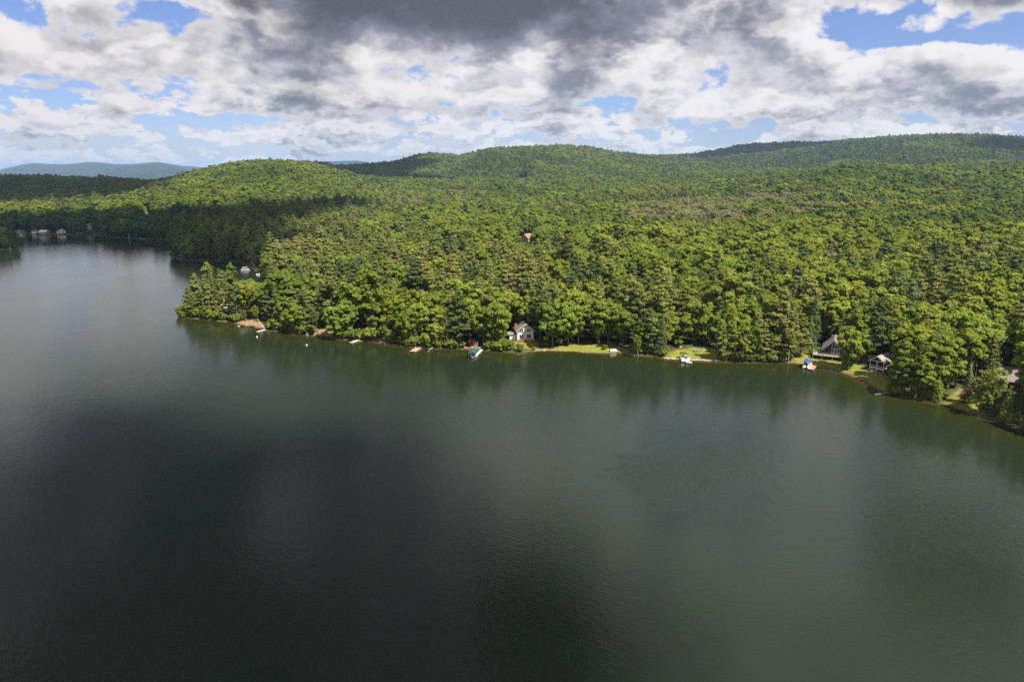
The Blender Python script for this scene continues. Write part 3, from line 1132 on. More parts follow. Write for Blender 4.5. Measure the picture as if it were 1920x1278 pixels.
# shore trees one by one: base px, base py, top py, species, colour, own label (None: written by position)
SHORE_TREES = [
    (4, 465, 447, 'maple', 'deep green', None), (14, 465.5, 449, 'hemlock', 'dark green', None), (22, 466, 452, 'maple', 'grey green', None), (29, 465.5, 457, 'shrub', 'deep green', None), (-8, 466, 448, 'pine', 'grey green', None),
    (10, 467, 459, 'shrub', 'deep green', None), (26, 466.5, 459, 'shrub', 'grey green', None),
    (341, 592, 573, 'shrub', 'mid green', "low green shrub at the very tip of the wooded point"),
    (352, 591, 560, 'birch', 'bright green', "small bright tree second from the tip of the wooded point"),
    (366, 592, 548, 'pine', 'olive', None), (380, 593, 542, 'pine', 'grey green', None), (395, 594, 533, 'pine', 'olive', None),
    (404, 590, 530, 'pine', 'grey green', None), (420, 596, 540, 'pine', 'tan tipped', None), (436, 598, 545, 'pine', 'olive', None),
    (372, 596, 575, 'shrub', 'bright green', None), (410, 599, 580, 'shrub', 'mid green', None), (392, 598, 578, 'shrub', 'bright green', None),
    (446, 600, 532, 'birch', 'grey green', None), (462, 596, 524, 'maple', 'yellow green', None), (482, 592, 524, 'maple', 'bright green', None),
    (506, 603, 542, 'pine', 'grey green', None), (527, 610, 560, 'birch', 'olive', None), (520, 616, 592, 'shrub', 'yellow green', None),
    (540, 617, 590, 'shrub', 'olive', None), (538, 600, 506, 'maple', 'deep green', "large dark round tree behind the wooded point beside the bay"),
    (556, 625, 575, 'maple', 'bright green', None), (572, 619, 540, 'pine', 'grey green', None), (552, 606, 536, 'pine', 'olive', None),
    (600, 612, 545, 'pine', 'olive', None), (636, 634, 575, 'maple', 'bright green', "bright green maple between the sandy beach and the white dock"),
    (655, 628, 560, 'maple', 'mid green', None), (680, 618, 530, 'maple', 'yellow green', "tall yellow green maple behind the white dock"),
    (664, 636, 618, 'shrub', 'bright green', None), (698, 638, 612, 'shrub', 'yellow green', None), (700, 634, 592, 'birch', 'olive', None),
    (722, 640, 600, 'birch', 'mid green', None), (732, 644, 618, 'shrub', 'olive', None), (742, 634, 552, 'maple', 'bright green', None),
    (762, 648, 578, 'maple', 'mid green', None), (776, 640, 560, 'hemlock', 'grey green', None), (790, 640, 565, 'maple', 'bright green', None),
    (820, 650, 605, 'maple', 'yellow green', "low yellow green tree leaning over the shore by the brown dock"),
    (802, 650, 622, 'shrub', 'yellow green', None), (842, 640, 590, 'oval', 'bright green', None),
    (864, 648, 545, 'pine', 'dark green', "tall dark pine with a pale trunk left of the red shed"),
    (848, 632, 555, 'pine', 'olive', None), (884, 622, 556, 'oval', 'mid green', None),
    (906, 648, 572, 'maple', 'yellow green', "yellow green maple spreading over the red shed"), (930, 650, 566, 'maple', 'bright green', "broad bright maple at the water between shed and white house"),
    (938, 644, 596, 'oval', 'mid green', None), (918, 636, 552, 'birch', 'olive', None), (868, 653, 640, 'shrub', 'yellow green', None),
    (975, 660, 645, 'shrub', 'deep green', "dark round shrub on the shore below the white house"), (1002, 660, 650, 'shrub', 'yellow green', "yellow green bush on the shore right of the white house"),
    (955, 658, 648, 'shrub', 'olive', None),
    (1013, 639, 528, 'pine', 'dark green', "tall dark pine overlapping the right side of the white house"), (1030, 630, 540, 'hemlock', 'dark green', None),
    (1036, 650, 560, 'maple', 'bright green', "bright maple right of the dark pine by the white house"), (1066, 648, 563, 'maple', 'bright green', "broad bright maple at the back of the first lawn"),
    (1084, 645, 572, 'oval', 'mid green', None), (1123, 646, 560, 'maple', 'bright green', "round maple with a bare trunk behind the first lawn"),
    (1140, 644, 558, 'maple', 'mid green', None), (1168, 652, 580, 'maple', 'mid green', None), (1196, 662, 600, 'birch', 'deep green', None),
    (1216, 662, 575, 'pine', 'grey green', "broad grey green pine at the water between the two lawns"), (1236, 664, 586, 'hemlock', 'dark green', "dark hemlock right at the water left of the second lawn"),
    (1212, 640, 548, 'pine', 'tan tipped', None), (1250, 645, 570, 'maple', 'bright green', None), (1278, 645, 588, 'maple', 'yellow green', None),
    (1302, 645, 572, 'maple', 'bright green', None), (1322, 646, 580, 'maple', 'mid green', None), (1340, 650, 590, 'maple', 'bright green', None),
    (1134, 655, 646, 'shrub', 'mid green', "little bush on the first lawn beside the upturned boat"), (1272, 650, 636, 'shrub', 'mid green', None),
    (1350, 676, 602, 'pine', 'olive', None), (1370, 676, 600, 'pine', 'olive', None), (1392, 676, 612, 'birch', 'yellow green', None), (1412, 678, 606, 'oval', 'mid green', None),
    (1428, 676, 602, 'pine', 'olive', None), (1446, 678, 628, 'birch', 'brownish green', None), (1462, 676, 590, 'pine', 'olive', None), (1480, 674, 578, 'pine', 'tan tipped', "tall tan tipped pine left of the cabin lawn"),
    (1500, 668, 588, 'pine', 'olive', None), (1360, 679, 655, 'shrub', 'olive', None), (1382, 680, 658, 'shrub', 'grey green', None), (1400, 681, 660, 'shrub', 'mid green', None),
    (1424, 681, 660, 'shrub', 'bright green', None), (1450, 681, 662, 'shrub', 'yellow green', None), (1470, 681, 664, 'shrub', 'olive', None), (1438, 676, 648, 'maple', 'golden green', None),
    (1536, 640, 575, 'pine', 'grey green', None), (1560, 645, 590, 'maple', 'bright green', None), (1575, 655, 580, 'hemlock', 'brownish green', None),
    (1516, 650, 590, 'hemlock', 'grey green', None),
    (1594, 691, 613, 'maple', 'yellow green', "yellow green maple covering the right half of the brown cabin"), (1588, 692, 672, 'shrub', 'mid green', None),
    (1620, 680, 612, 'maple', 'mid green', None), (1644, 665, 585, 'hemlock', 'brownish green', "tall brownish cedar behind the small grey roofed cottage"),
    (1678, 727, 664, 'oval', 'yellow green', "yellow green round tree in front of the small grey roofed cottage"), (1690, 738, 660, 'maple', 'mid green', None),
    (1716, 744, 640, 'birch', 'bright green', None), (1745, 742, 655, 'hemlock', 'brownish green', None), (1700, 720, 630, 'maple', 'mid green', None),
    (1735, 746, 690, 'maple', 'mid green', None), (1708, 742, 700, 'maple', 'bright green', None), (1755, 752, 705, 'hemlock', 'mid green', None),
    (1760, 738, 632, 'maple', 'mid green', None), (1790, 728, 615, 'maple', 'bright green', None), (1735, 705, 600, 'maple', 'yellow green', None), (1690, 690, 610, 'maple', 'deep green', None),
    (1812, 755, 690, 'hemlock', 'brownish green', None), (1836, 768, 692, 'birch', 'olive', None), (1855, 780, 692, 'birch', 'yellow green', "thin yellow green tree in front of the large brown roof"),
    (1852, 725, 620, 'hemlock', 'brownish green', None), (1872, 790, 740, 'hemlock', 'dark green', None), (1893, 795, 722, 'hemlock', 'yellow green', "small yellow green spruce at the water in the lower right"),
    (1918, 790, 700, 'hemlock', 'dark green', "dark hemlock at the right edge beside the large brown roof"), (1900, 700, 620, 'maple', 'mid green', None),
    (1880, 690, 618, 'maple', 'mid green', None), (1940, 805, 690, 'hemlock', 'dark green', None), (1960, 790, 680, 'maple', 'mid green', None), (1842, 776, 755, 'shrub', 'mid green', None),
    (1990, 815, 690, 'maple', 'mid green', None), (2030, 830, 700, 'maple', 'bright green', None),
]


def layout():
    """all trees: list of dicts"""
    rows = []
    occ = []
    for (px, py, ty, sp, colr, lab) in SHORE_TREES:
        p = on_ground(px, py)
        d = float(landdist(np.array([p.x]), np.array([p.y]))[0])
        if d < 0.6:                                  # step back onto dry land
            for _ in range(14):
                p = Vector((p.x, p.y + 0.5, 0))
                if float(landdist(np.array([p.x]), np.array([p.y]))[0]) > 0.6:
                    break
            p.z = gz(p.x, p.y)
        # height from the top's image row
        lo, hi = 0.5, 60.0
        for _ in range(30):
            mid = (lo + hi) / 2
            if project(p.x, p.y, p.z + mid)[1] > ty:
                lo = mid
            else:
                hi = mid
        h = (lo + hi) / 2
        kind, var = SPECIES[sp]
        v = random.randrange(len(var))
        wide = random.uniform(0.9, 1.1) * (1.25 if h < 13 and sp != 'shrub' else 1.0)
        if lab and 'overlapping' in lab:
            wide = 0.72
        rows.append(dict(x=p.x, y=p.y, z=p.z, sp=sp, v=v, s=h / var[v][3], w=wide, col=colr, lab=lab, shore=True))
        occ.append((p.x, p.y, 0.55 * var[v][4] * h / var[v][3]))
    occ = np.array(occ)
    # the wood behind: jittered rows, wider apart with distance
    bands = [(105, 700, 7.5, 1.10), (700, 1300, 8.2, 1.12), (1300, 2300, 9.8, 1.20), (2300, 4700, 12.6, 1.38)]
    XS, YS, SC_ = [], [], []
    for (y0, y1, st, sc) in bands:
        ys = np.arange(y0, y1, st * 0.87)
        for r, y in enumerate(ys):
            half = 1.0 * y + 60
            xs = np.arange(-half, half, st) + (r % 2) * st / 2
            XS.append(xs + RNG.uniform(-.36, .36, len(xs)) * st)
            YS.append(np.full(len(xs), y) + RNG.uniform(-.36, .36, len(xs)) * st)
            SC_.append(np.full(len(xs), sc))
    X, Y, S = map(np.concatenate, (XS, YS, SC_))
    d = landdist(X, Y)
    k = d > 1.0
    X, Y, S, d = X[k], Y[k], S[k], d[k]
    near = Y < 700
    drop = np.zeros(len(X), bool)
    drop[near] |= in_poly_mask(LAWNS + SANDS, X[near], Y[near], 2.2)
    for (cx, cy_, r) in CLEAR:
        drop |= (X - cx) ** 2 + (Y - cy_) ** 2 < r * r
    nb = np.where(near & (Y < 420))[0]
    for (ox, oy, r) in occ:
        q = nb[(X[nb] - ox) ** 2 + (Y[nb] - oy) ** 2 < (r * 1.05) ** 2]
        drop[q] = True
    X, Y, S, d = X[~drop], Y[~drop], S[~drop], d[~drop]
    Z = ground_z(X, Y, d)
    px, py, f = project(X, Y, Z + CANOPY)
    # ---- what grows where
    pn = fbm(X, Y, 190, 41)
    pn2 = fbm(X, Y, 60, 51)
    pine_p = 0.05 + 0.7 * np.clip((pn - 0.56) * 4, 0, 1) + np.clip((pn2 - 0.60) * 3, 0, .45)
    belt = np.exp(-((px - 700) / 260.0) ** 2 - ((py - 500) / 50.0) ** 2) * 0.85 + np.exp(-((px - 560) / 110.0) ** 2 - ((py - 440) / 40.0) ** 2)
    belt += 0.8 * np.exp(-((px - 960) / 190.0) ** 2 - ((py - 520) / 40.0) ** 2) + 0.7 * np.exp(-((px - 1220) / 90.0) ** 2 - ((py - 560) / 30.0) ** 2)
    belt += 0.8 * np.exp(-((px - 1470) / 60.0) ** 2 - ((py - 570) / 40.0) ** 2) + 0.6 * np.exp(-((px - 1720) / 60.0) ** 2 - ((py - 545) / 22.0) ** 2)
    belt += 0.6 * np.exp(-((px - 420) / 110.0) ** 2 - ((py - 430) / 40.0) ** 2)
    leafy = np.exp(-((px - 1380) / 380.0) ** 2 - ((py - 470) / 60.0) ** 2)
    pine_p = np.clip(pine_p * (1 - 0.8 * leafy) + belt, 0, 0.82)
    is_pine = RNG.random(len(X)) < pine_p
    # dark evergreen caps on the far ridges
    cap = (Y > 1900) & (fbm(X, Y, 330, 71) > 0.56)
    is_pine |= cap & (RNG.random(len(X)) < 0.8)
    tone = 0.5 + (fbm(X, Y, 75, 61) - 0.5) * 0.9 + (fbm(X, Y, 260, 63) - 0.5) * 0.9 + RNG.normal(size=len(X)) * 0.09
    warm = fbm(X, Y, 140, 91)
    bare = np.zeros(len(X))
    for (bx, by, rx, ry) in [(1290, 404, 115, 12), (1215, 384, 55, 7), (1325, 383, 70, 8), (1540, 389, 85, 11), (1420, 373, 65, 6), (745, 376, 55, 6), (880, 362, 40, 5), (1390, 402, 60, 6), (1830, 478, 40, 8), (1560, 470, 25, 6), (1480, 365, 70, 5), (860, 375, 35, 5)]:
        bare = np.maximum(bare, np.exp(-((px - bx) / rx) ** 4 - ((py - by) / ry) ** 4))
    gold = np.zeros(len(X))
    for (bx, by, rx, ry) in [(1640, 381, 16, 8), (1700, 384, 40, 9), (1870, 462, 60, 14), (1110, 372, 35, 5), (1345, 492, 20, 8), (1590, 460, 20, 7), (1760, 400, 60, 10), (90, 428, 5, 6), (1240, 505, 20, 9)]:
        gold = np.maximum(gold, np.exp(-((px - bx) / rx) ** 2 - ((py - by) / ry) ** 2))
    rnd = RNG.random(len(X))
    hs = np.clip(RNG.normal(1.0, 0.16, len(X)) + (fbm(X, Y, 45, 111) - 0.5) * 0.5, 0.62, 1.5)
    for i in range(len(X)):
        r = rnd[i]
        if is_pine[i]:
            sp = 'pine' if r < 0.82 else 'hemlock'
            tan = belt[i] * 0.55 * (1 if py[i] > 395 else 0.5)
            c = 'tan tipped' if (r * 7.3 % 1) < tan * 0.42 else ('olive' if (r * 13.7 % 1) < 0.30 + 0.45 * min(1, belt[i]) else ('grey green' if (r * 29.1 % 1) < 0.55 else 'dark green'))
            if cap[i]:
                c = 'dark green' if r < 0.6 else 'grey green'
        else:
            sp = 'maple' if r < 0.72 else ('oval' if r < 0.93 else 'birch')
            t = tone[i]
            c = 'deep green' if t < 0.38 else ('mid green' if t < 0.52 else ('bright green' if t < 0.73 else 'yellow green'))
            if warm[i] > 0.62 and (r * 17.3 % 1) < 0.3:
                c = 'brownish green' if (r * 31 % 1) < 0.4 else 'yellow green'
            if gold[i] > 0.45 and (r * 11.1 % 1) < 0.7:
                c = 'golden green'
        if bare[i] > 0.4 and (r * 23.3 % 1) < 0.95:
            sp, c = 'thin', 'bare tan'
        kind, var = SPECIES[sp]
        v = int(r * 9973) % len(var)
        s = S[i] * hs[i] * (0.86 if sp in ('maple', 'oval', 'birch', 'thin') else 0.84)
        if d[i] < 12:
            s *= 0.72 + 0.02 * d[i]
        rows.append(dict(x=X[i], y=Y[i], z=Z[i], sp=sp, v=v, s=s, w=(1.10 if sp != 'pine' else 1.0) * (1.0 if Y[i] < 700 else 1.12), col=c, lab=None, shore=False))
    # undergrowth along the water
    n = 1700
    ii = RNG.integers(0, len(SHORE_PX) - 30, n)
    for q in range(n):
        k = int(ii[q]) + 3
        t = RNG.random()
        ax, ay = shore[k]
        bx, by = shore[k + 1]
        x, y = ax + (bx - ax) * t, ay + (by - ay) * t
        nx, ny = (by - ay), -(bx - ax)
        L = math.hypot(nx, ny) + 1e-9
        o = RNG.uniform(0.5, 5.0)
        for sgn in (1, -1):
            xx, yy = x + sgn * nx / L * o, y + sgn * ny / L * o
            dd = float(sdf(LAND, [xx], [yy])[0])
            if dd > 0.5:
                break
        else:
            continue
        if in_poly_mask(LAWNS + SANDS, np.array([xx]), np.array([yy]), 1.0)[0] or any((xx - c[0]) ** 2 + (yy - c[1]) ** 2 < (c[2] * .8) ** 2 for c in CLEAR):
            continue
        s = RNG.uniform(0.35, 0.85)
        rows.append(dict(x=xx, y=yy, z=gz(xx, yy), sp='shrub', v=int(RNG.integers(0, 4)), s=s, w=1.0,
                         col=['mid green', 'bright green', 'olive', 'yellow green', 'deep green'][int(RNG.integers(0, 5))], lab=None, shore=False))
    return rows


TREES = layout()


def visible_filter(rows):
    """drop trees wholly outside the view; mark those whose tops clear the canopy in front"""
    x = np.array([r['x'] for r in rows])
    y = np.array([r['y'] for r in rows])
    z = np.array([r['z'] for r in rows])
    h = np.array([SPECIES[r['sp']][1][r['v']][3] * r['s'] for r in rows])
    wd = np.array([SPECIES[r['sp']][1][r['v']][4] * r['s'] * r['w'] for r in rows])
    px, pt, f = project(x, y, z + h)
    _, pb, _ = project(x, y, z)
    hw = wd / f * FPX
    # open windows in front of buildings
    cut = np.zeros(len(rows), bool)
    for (x0, x1, y0, y1, D) in SIGHT:
        cut |= (y < D + 2) & (px + hw * 0.75 > x0) & (px - hw * 0.75 < x1) & (pt < y1) & (pb > y0)
    sh = np.array([r['shore'] for r in rows])
    cut &= ~sh
    # canopy horizon per image column, front to back
    order = np.argsort(y)
    hor = np.full(3200, 1e9)
    vis = np.zeros(len(rows))
    for i in order:
        if cut[i]:
            continue
        c0, c1 = int(px[i] - hw[i] * 0.6 + 640), int(px[i] + hw[i] * 0.6 + 641)
        if c1 < 0 or c0 >= 3200:
            continue
        c0, c1 = max(c0, 0), min(c1, 3200)
        top = pt[i] + 0.12 * (pb[i] - pt[i])
        seg = hor[c0:c1]
        vis[i] = np.clip(np.minimum(seg, pb[i]) - pt[i], 0, None).mean() * hw[i] * 2
        hor[c0:c1] = np.minimum(seg, pt[i] + 0.30 * (pb[i] - pt[i]))
    return px, pt, pb, hw, vis, cut


PXT, PTT, PBT, HWT, VIS, CUT = visible_filter(TREES)

# ------------------------------------------------------------------ the trees one can tell apart, each with trunk and crown
LIMITS = {'broadleaf_tree': 300, 'pine_tree': 300, 'hemlock_tree': 140, 'birch_tree': 90, 'shrub': 190}
KIND_WORD = {'maple': 'leafy tree', 'oval': 'tall leafy tree', 'birch': 'airy birch', 'pine': 'white pine', 'hemlock': 'evergreen',
             'shrub': 'bush', 'thin': 'half-bare tree'}
GROUPS = {'broadleaf_tree': "leafy trees of the lakeside wood", 'pine_tree': "pines of the lakeside wood", 'hemlock_tree': "dark evergreens of the lakeside wood",
          'birch_tree': "birches of the lakeside wood", 'shrub': "bushes along the lake shore"}
MARKS = [(345, "the point's tip"), (405, "the outer point"), (470, "the leaning birches"), (540, "the inner point"), (605, "the sandy beach"), (668, "the white dock"),
         (730, "the fallen branches"), (790, "the brown dock"), (845, "the pale pine trunks"), (888, "the red shed"), (935, "the boat canopy"), (984, "the white house"), (1040, "the dark shore pine"), (1100, "the first lawn"),
         (1155, "the upturned boat"), (1215, "the lawn gap"), (1285, "the pontoon boat"), (1340, "the stone edging"), (1410, "the bushy shore"), (1470, "the shore birch"), (1517, "the blue boat cover"), (1562, "the brown cabin"),
         (1605, "the cabin tree"), (1650, "the porch cottage"), (1720, "the leafy corner"), (1770, "the bare white tree"), (1830, "the earth bank"), (1890, "the large brown roof")]
inframe = (PXT > -25) & (PXT < 1945) & (PBT > 60) & (PTT < 1300)
picked = []
score = VIS.copy()
for i, r in enumerate(TREES):
    if r['shore']:
        score[i] = max(score[i], 40.0) + (1e6 if r['lab'] else 1e5)
for kind, lim in LIMITS.items():
    c = [i for i in np.argsort(-score) if inframe[i] and score[i] > 9.0 and not CUT[i] and SPECIES[TREES[i]['sp']][0] == kind][:lim]
    picked += c
picked_set = set(picked)

labels = {}
for i in picked:
    r = TREES[i]
    if r['lab']:
        continue
    h = SPECIES[r['sp']][1][r['v']][3] * r['s']
    word = KIND_WORD[r['sp']]
    ref = {'pine': 20, 'hemlock': 16, 'shrub': 2.4}.get(r['sp'], 15.5)
    size = 'tall ' if h > ref * 1.12 else ('low ' if h < ref * 0.82 else '')
    back = float(landdist(np.array([r['x']]), np.array([r['y']]))[0])
    m = min(MARKS, key=lambda q: abs(q[0] - PXT[i]))
    if back < 5:
        where = f"at the water by {m[1]}"
    elif back < 14:
        where = f"just back from the water by {m[1]}"
    elif back < 30:
        where = f"close behind {m[1]}"
    elif back < 60:
        where = f"inside the wood behind {m[1]}"
    elif back < 110:
        where = f"deep in the wood beyond {m[1]}"
    else:
        where = f"far up the wood beyond {m[1]}"
    labels.setdefault((size + r['col'] + ' ' + word + ' ' + where, SPECIES[r['sp']][0]), []).append(i)
ORD = ["leftmost", "second", "third", "fourth", "fifth", "sixth"]
for (lab, kind), ids in labels.items():
    if len(ids) == 1:
        TREES[ids[0]]['lab'] = lab
    elif len(ids) <= 12:
        ids = sorted(ids, key=lambda q: PXT[q])
        names = {2: ["left hand", "right hand"], 3: ["left hand", "middle", "right hand"]}.get(len(ids), ["leftmost", "second from left", "third from left", "fourth from left", "fifth from left", "sixth from left", "seventh from left", "eighth from left", "ninth from left", "tenth from left", "second from right", "rightmost"])
        for nme, q in zip(names, ids):
            full = nme + ' ' + lab
            TREES[q]['lab'] = full if len(full.split()) <= 16 else full.replace('tall ', '').replace('low ', '').replace('far up the wood beyond', 'far up beyond').replace('deep in the wood beyond', 'deep beyond')
    else:
        for q in ids:
            TREES[q]['lab'] = lab


def set_tint(o, colr, rnd):
    c = GREENS[colr]
    k = rnd.uniform(0.86, 1.16)
    o['tint'] = [c[0] * k * rnd.uniform(0.93, 1.08), c[1] * k, c[2] * k * rnd.uniform(0.9, 1.1)]


rnd = random.Random(77)
for i in picked:
    r = TREES[i]
    kind, var = SPECIES[r['sp']]
    cm, tm, jm, H, R = var[r['v']]
    o = thing(kind, r['lab'], 'bush' if kind == 'shrub' else 'tree', (r['x'], r['y'], r['z'] - 0.05), rnd.uniform(0, 6.28), GROUPS[kind])
    o.scale = (r['s'] * r['w'], r['s'] * r['w'], r['s'])
    crown = link("crown", cm, o)
    set_tint(crown, r['col'], rnd)
    link("trunk", tm, o)


# ------------------------------------------------------------------ the rest of the forest: one mass of instanced trees
def build_forest():
    rest = [i for i in range(len(TREES)) if i not in picked_set and not CUT[i] and (VIS[i] > 0.02 or (TREES[i]['y'] < 650))]
    protos = []
    coll = bpy.data.collections.new("tree_kinds")
    order = {}
    n = 0
    for sp, (kind, var) in SPECIES.items():
        for v, (cm, tm, jm, H, R) in enumerate(var):
            po = bpy.data.objects.new(f"kind_{n:02d}", jm)
            coll.objects.link(po)
            order[(sp, v)] = n
            n += 1
    pts = np.array([(TREES[i]['x'], TREES[i]['y'], TREES[i]['z'] - 0.1) for i in rest])
    me = bpy.data.meshes.new("forest")
    me.vertices.add(len(pts))
    me.vertices.foreach_set('co', pts.astype(np.float32).ravel())
    rg = np.random.default_rng(4)
    base = np.array([GREENS[TREES[i]['col']] for i in rest])
    k = rg.uniform(0.82, 1.18, (len(rest), 1))
    tint = base * k * np.stack([rg.uniform(0.92, 1.08, len(rest)), np.ones(len(rest)), rg.uniform(.9, 1.1, len(rest))], 1)
    a = me.attributes.new('tint', 'FLOAT_VECTOR', 'POINT')
    a.data.foreach_set('vector', tint.astype(np.float32).ravel())
    a = me.attributes.new('kind', 'INT', 'POINT')
    a.data.foreach_set('value', np.array([order[(TREES[i]['sp'], TREES[i]['v'])] for i in rest], np.int32))
    a = me.attributes.new('size', 'FLOAT_VECTOR', 'POINT')
    sz = np.array([(TREES[i]['s'] * TREES[i]['w'], TREES[i]['s'] * TREES[i]['w'], TREES[i]['s']) for i in rest])
    a.data.foreach_set('vector', sz.astype(np.float32).ravel())
    a = me.attributes.new('turn', 'FLOAT_VECTOR', 'POINT')
    tn = np.zeros((len(rest), 3))
    tn[:, 2] = rg.uniform(0, 6.28, len(rest))
    a.data.foreach_set('vector', tn.astype(np.float32).ravel())
    o = link("forest", me, kind='stuff', label="dense mixed green forest covering the slopes behind the shore")
    ng = bpy.data.node_groups.new("forest_planting", 'GeometryNodeTree')
    ng.interface.new_socket("Geometry", in_out='INPUT', socket_type='NodeSocketGeometry')
    ng.interface.new_socket("Geometry", in_out='OUTPUT', socket_type='NodeSocketGeometry')
    N = ng.nodes
    gi, go = N.new('NodeGroupInput'), N.new('NodeGroupOutput')
    mp = N.new('GeometryNodeMeshToPoints')
    ci = N.new('GeometryNodeCollectionInfo')
    ci.inputs['Collection'].default_value = coll
    ci.inputs['Separate Children'].default_value = True
    ci.inputs['Reset Children'].default_value = True
    ip = N.new('GeometryNodeInstanceOnPoints')
    ip.inputs['Pick Instance'].default_value = True

    def named(nm, typ):
        q = N.new('GeometryNodeInputNamedAttribute')
        q.data_type = typ
        q.inputs['Name'].default_value = nm
        return [s for s in q.outputs if s.enabled and s.name == 'Attribute'][0]
    L = ng.links
    L.new(gi.outputs[0], mp.inputs['Mesh'])
    L.new(mp.outputs[0], ip.inputs['Points'])
    L.new(ci.outputs[0], ip.inputs['Instance'])
    L.new(named('kind', 'INT'), ip.inputs['Instance Index'])
    L.new(named('size', 'FLOAT_VECTOR'), ip.inputs['Scale'])
    er = N.new('FunctionNodeEulerToRotation')
    L.new(named('turn', 'FLOAT_VECTOR'), er.inputs[0])
    L.new(er.outputs[0], ip.inputs['Rotation'])
    L.new(ip.outputs[0], go.inputs[0])
    md = o.modifiers.new("planting", 'NODES')
    md.node_group = ng
    print("forest instances", len(rest), "single trees", len(picked))


build_forest()

# ------------------------------------------------------------------ things people built, boats, dead wood
class MB:
    """collects boxes, prisms and tubes in local coordinates, then becomes one mesh object"""

    def __init__(self):
        self.V, self.F = [], []

    def box(self, x0, x1, y0, y1, z0, z1):
        return self.hexa([(x0, y0, z0), (x1, y0, z0), (x1, y1, z0), (x0, y1, z0), (x0, y0, z1), (x1, y0, z1), (x1, y1, z1), (x0, y1, z1)])

    def hexa(self, p):
        k = len(self.V)
        self.V += [tuple(q) for q in p]
        self.F += [tuple(k + i for i in f) for f in ((0, 3, 2, 1), (4, 5, 6, 7), (0, 1, 5, 4), (1, 2, 6, 5), (2, 3, 7, 6), (3, 0, 4, 7))]
        return self

    def prism(self, pts, y0, y1):
        """outline in x,z pushed from y0 to y1"""
        k, n = len(self.V), len(pts)
        self.V += [(x, y0, z) for x, z in pts] + [(x, y1, z) for x, z in pts]
        self.F += [tuple(k + i for i in range(n)), tuple(k + n + i for i in reversed(range(n)))]
        self.F += [(k + i, k + n + i, k + n + (i + 1) % n, k + (i + 1) % n) for i in range(n)]
        return self

    def slab(self, a, b, c, d, t):
        """quad a b c d thickened by t along its normal"""
        a, b, c, d = map(Vector, (a, b, c, d))
        n = (b - a).cross(d - a).normalized() * t
        return self.hexa([a, b, c, d, a + n, b + n, c + n, d + n])

    def tube(self, p0, p1, r0, r1=None, n=6):
        V = [np.array(v) for v in self.V]
        k = len(V)
        tube(V, self.F, p0, p1, r0, r0 if r1 is None else r1, n)
        self.V += [tuple(v) for v in V[k:]]
        self.F += [tuple(k + i for i in reversed(range(n))), tuple(k + n + i for i in range(n))]
        return self

    def loft(self, rings, cap=True):
        k, n = len(self.V), len(rings[0])
        for r in rings:
            self.V += [tuple(q) for q in r]
        for j in range(len(rings) - 1):
            for i in range(n):
                self.F.append((k + j * n + i, k + j * n + (i + 1) % n, k + (j + 1) * n + (i + 1) % n, k + (j + 1) * n + i))
        if cap:
            self.F.append(tuple(k + i for i in reversed(range(n))))
            self.F.append(tuple(k + (len(rings) - 1) * n + i for i in range(n)))
        return self

    def build(self, name, mat, parent=None, **props):
        import bmesh
        me = mesh_np(name, np.array(self.V, float), self.F, mat)
        bm = bmesh.new()
        bm.from_mesh(me)
        bmesh.ops.recalc_face_normals(bm, faces=bm.faces)
        bm.to_mesh(me)
        bm.free()
        return link(name, me, parent, **props)


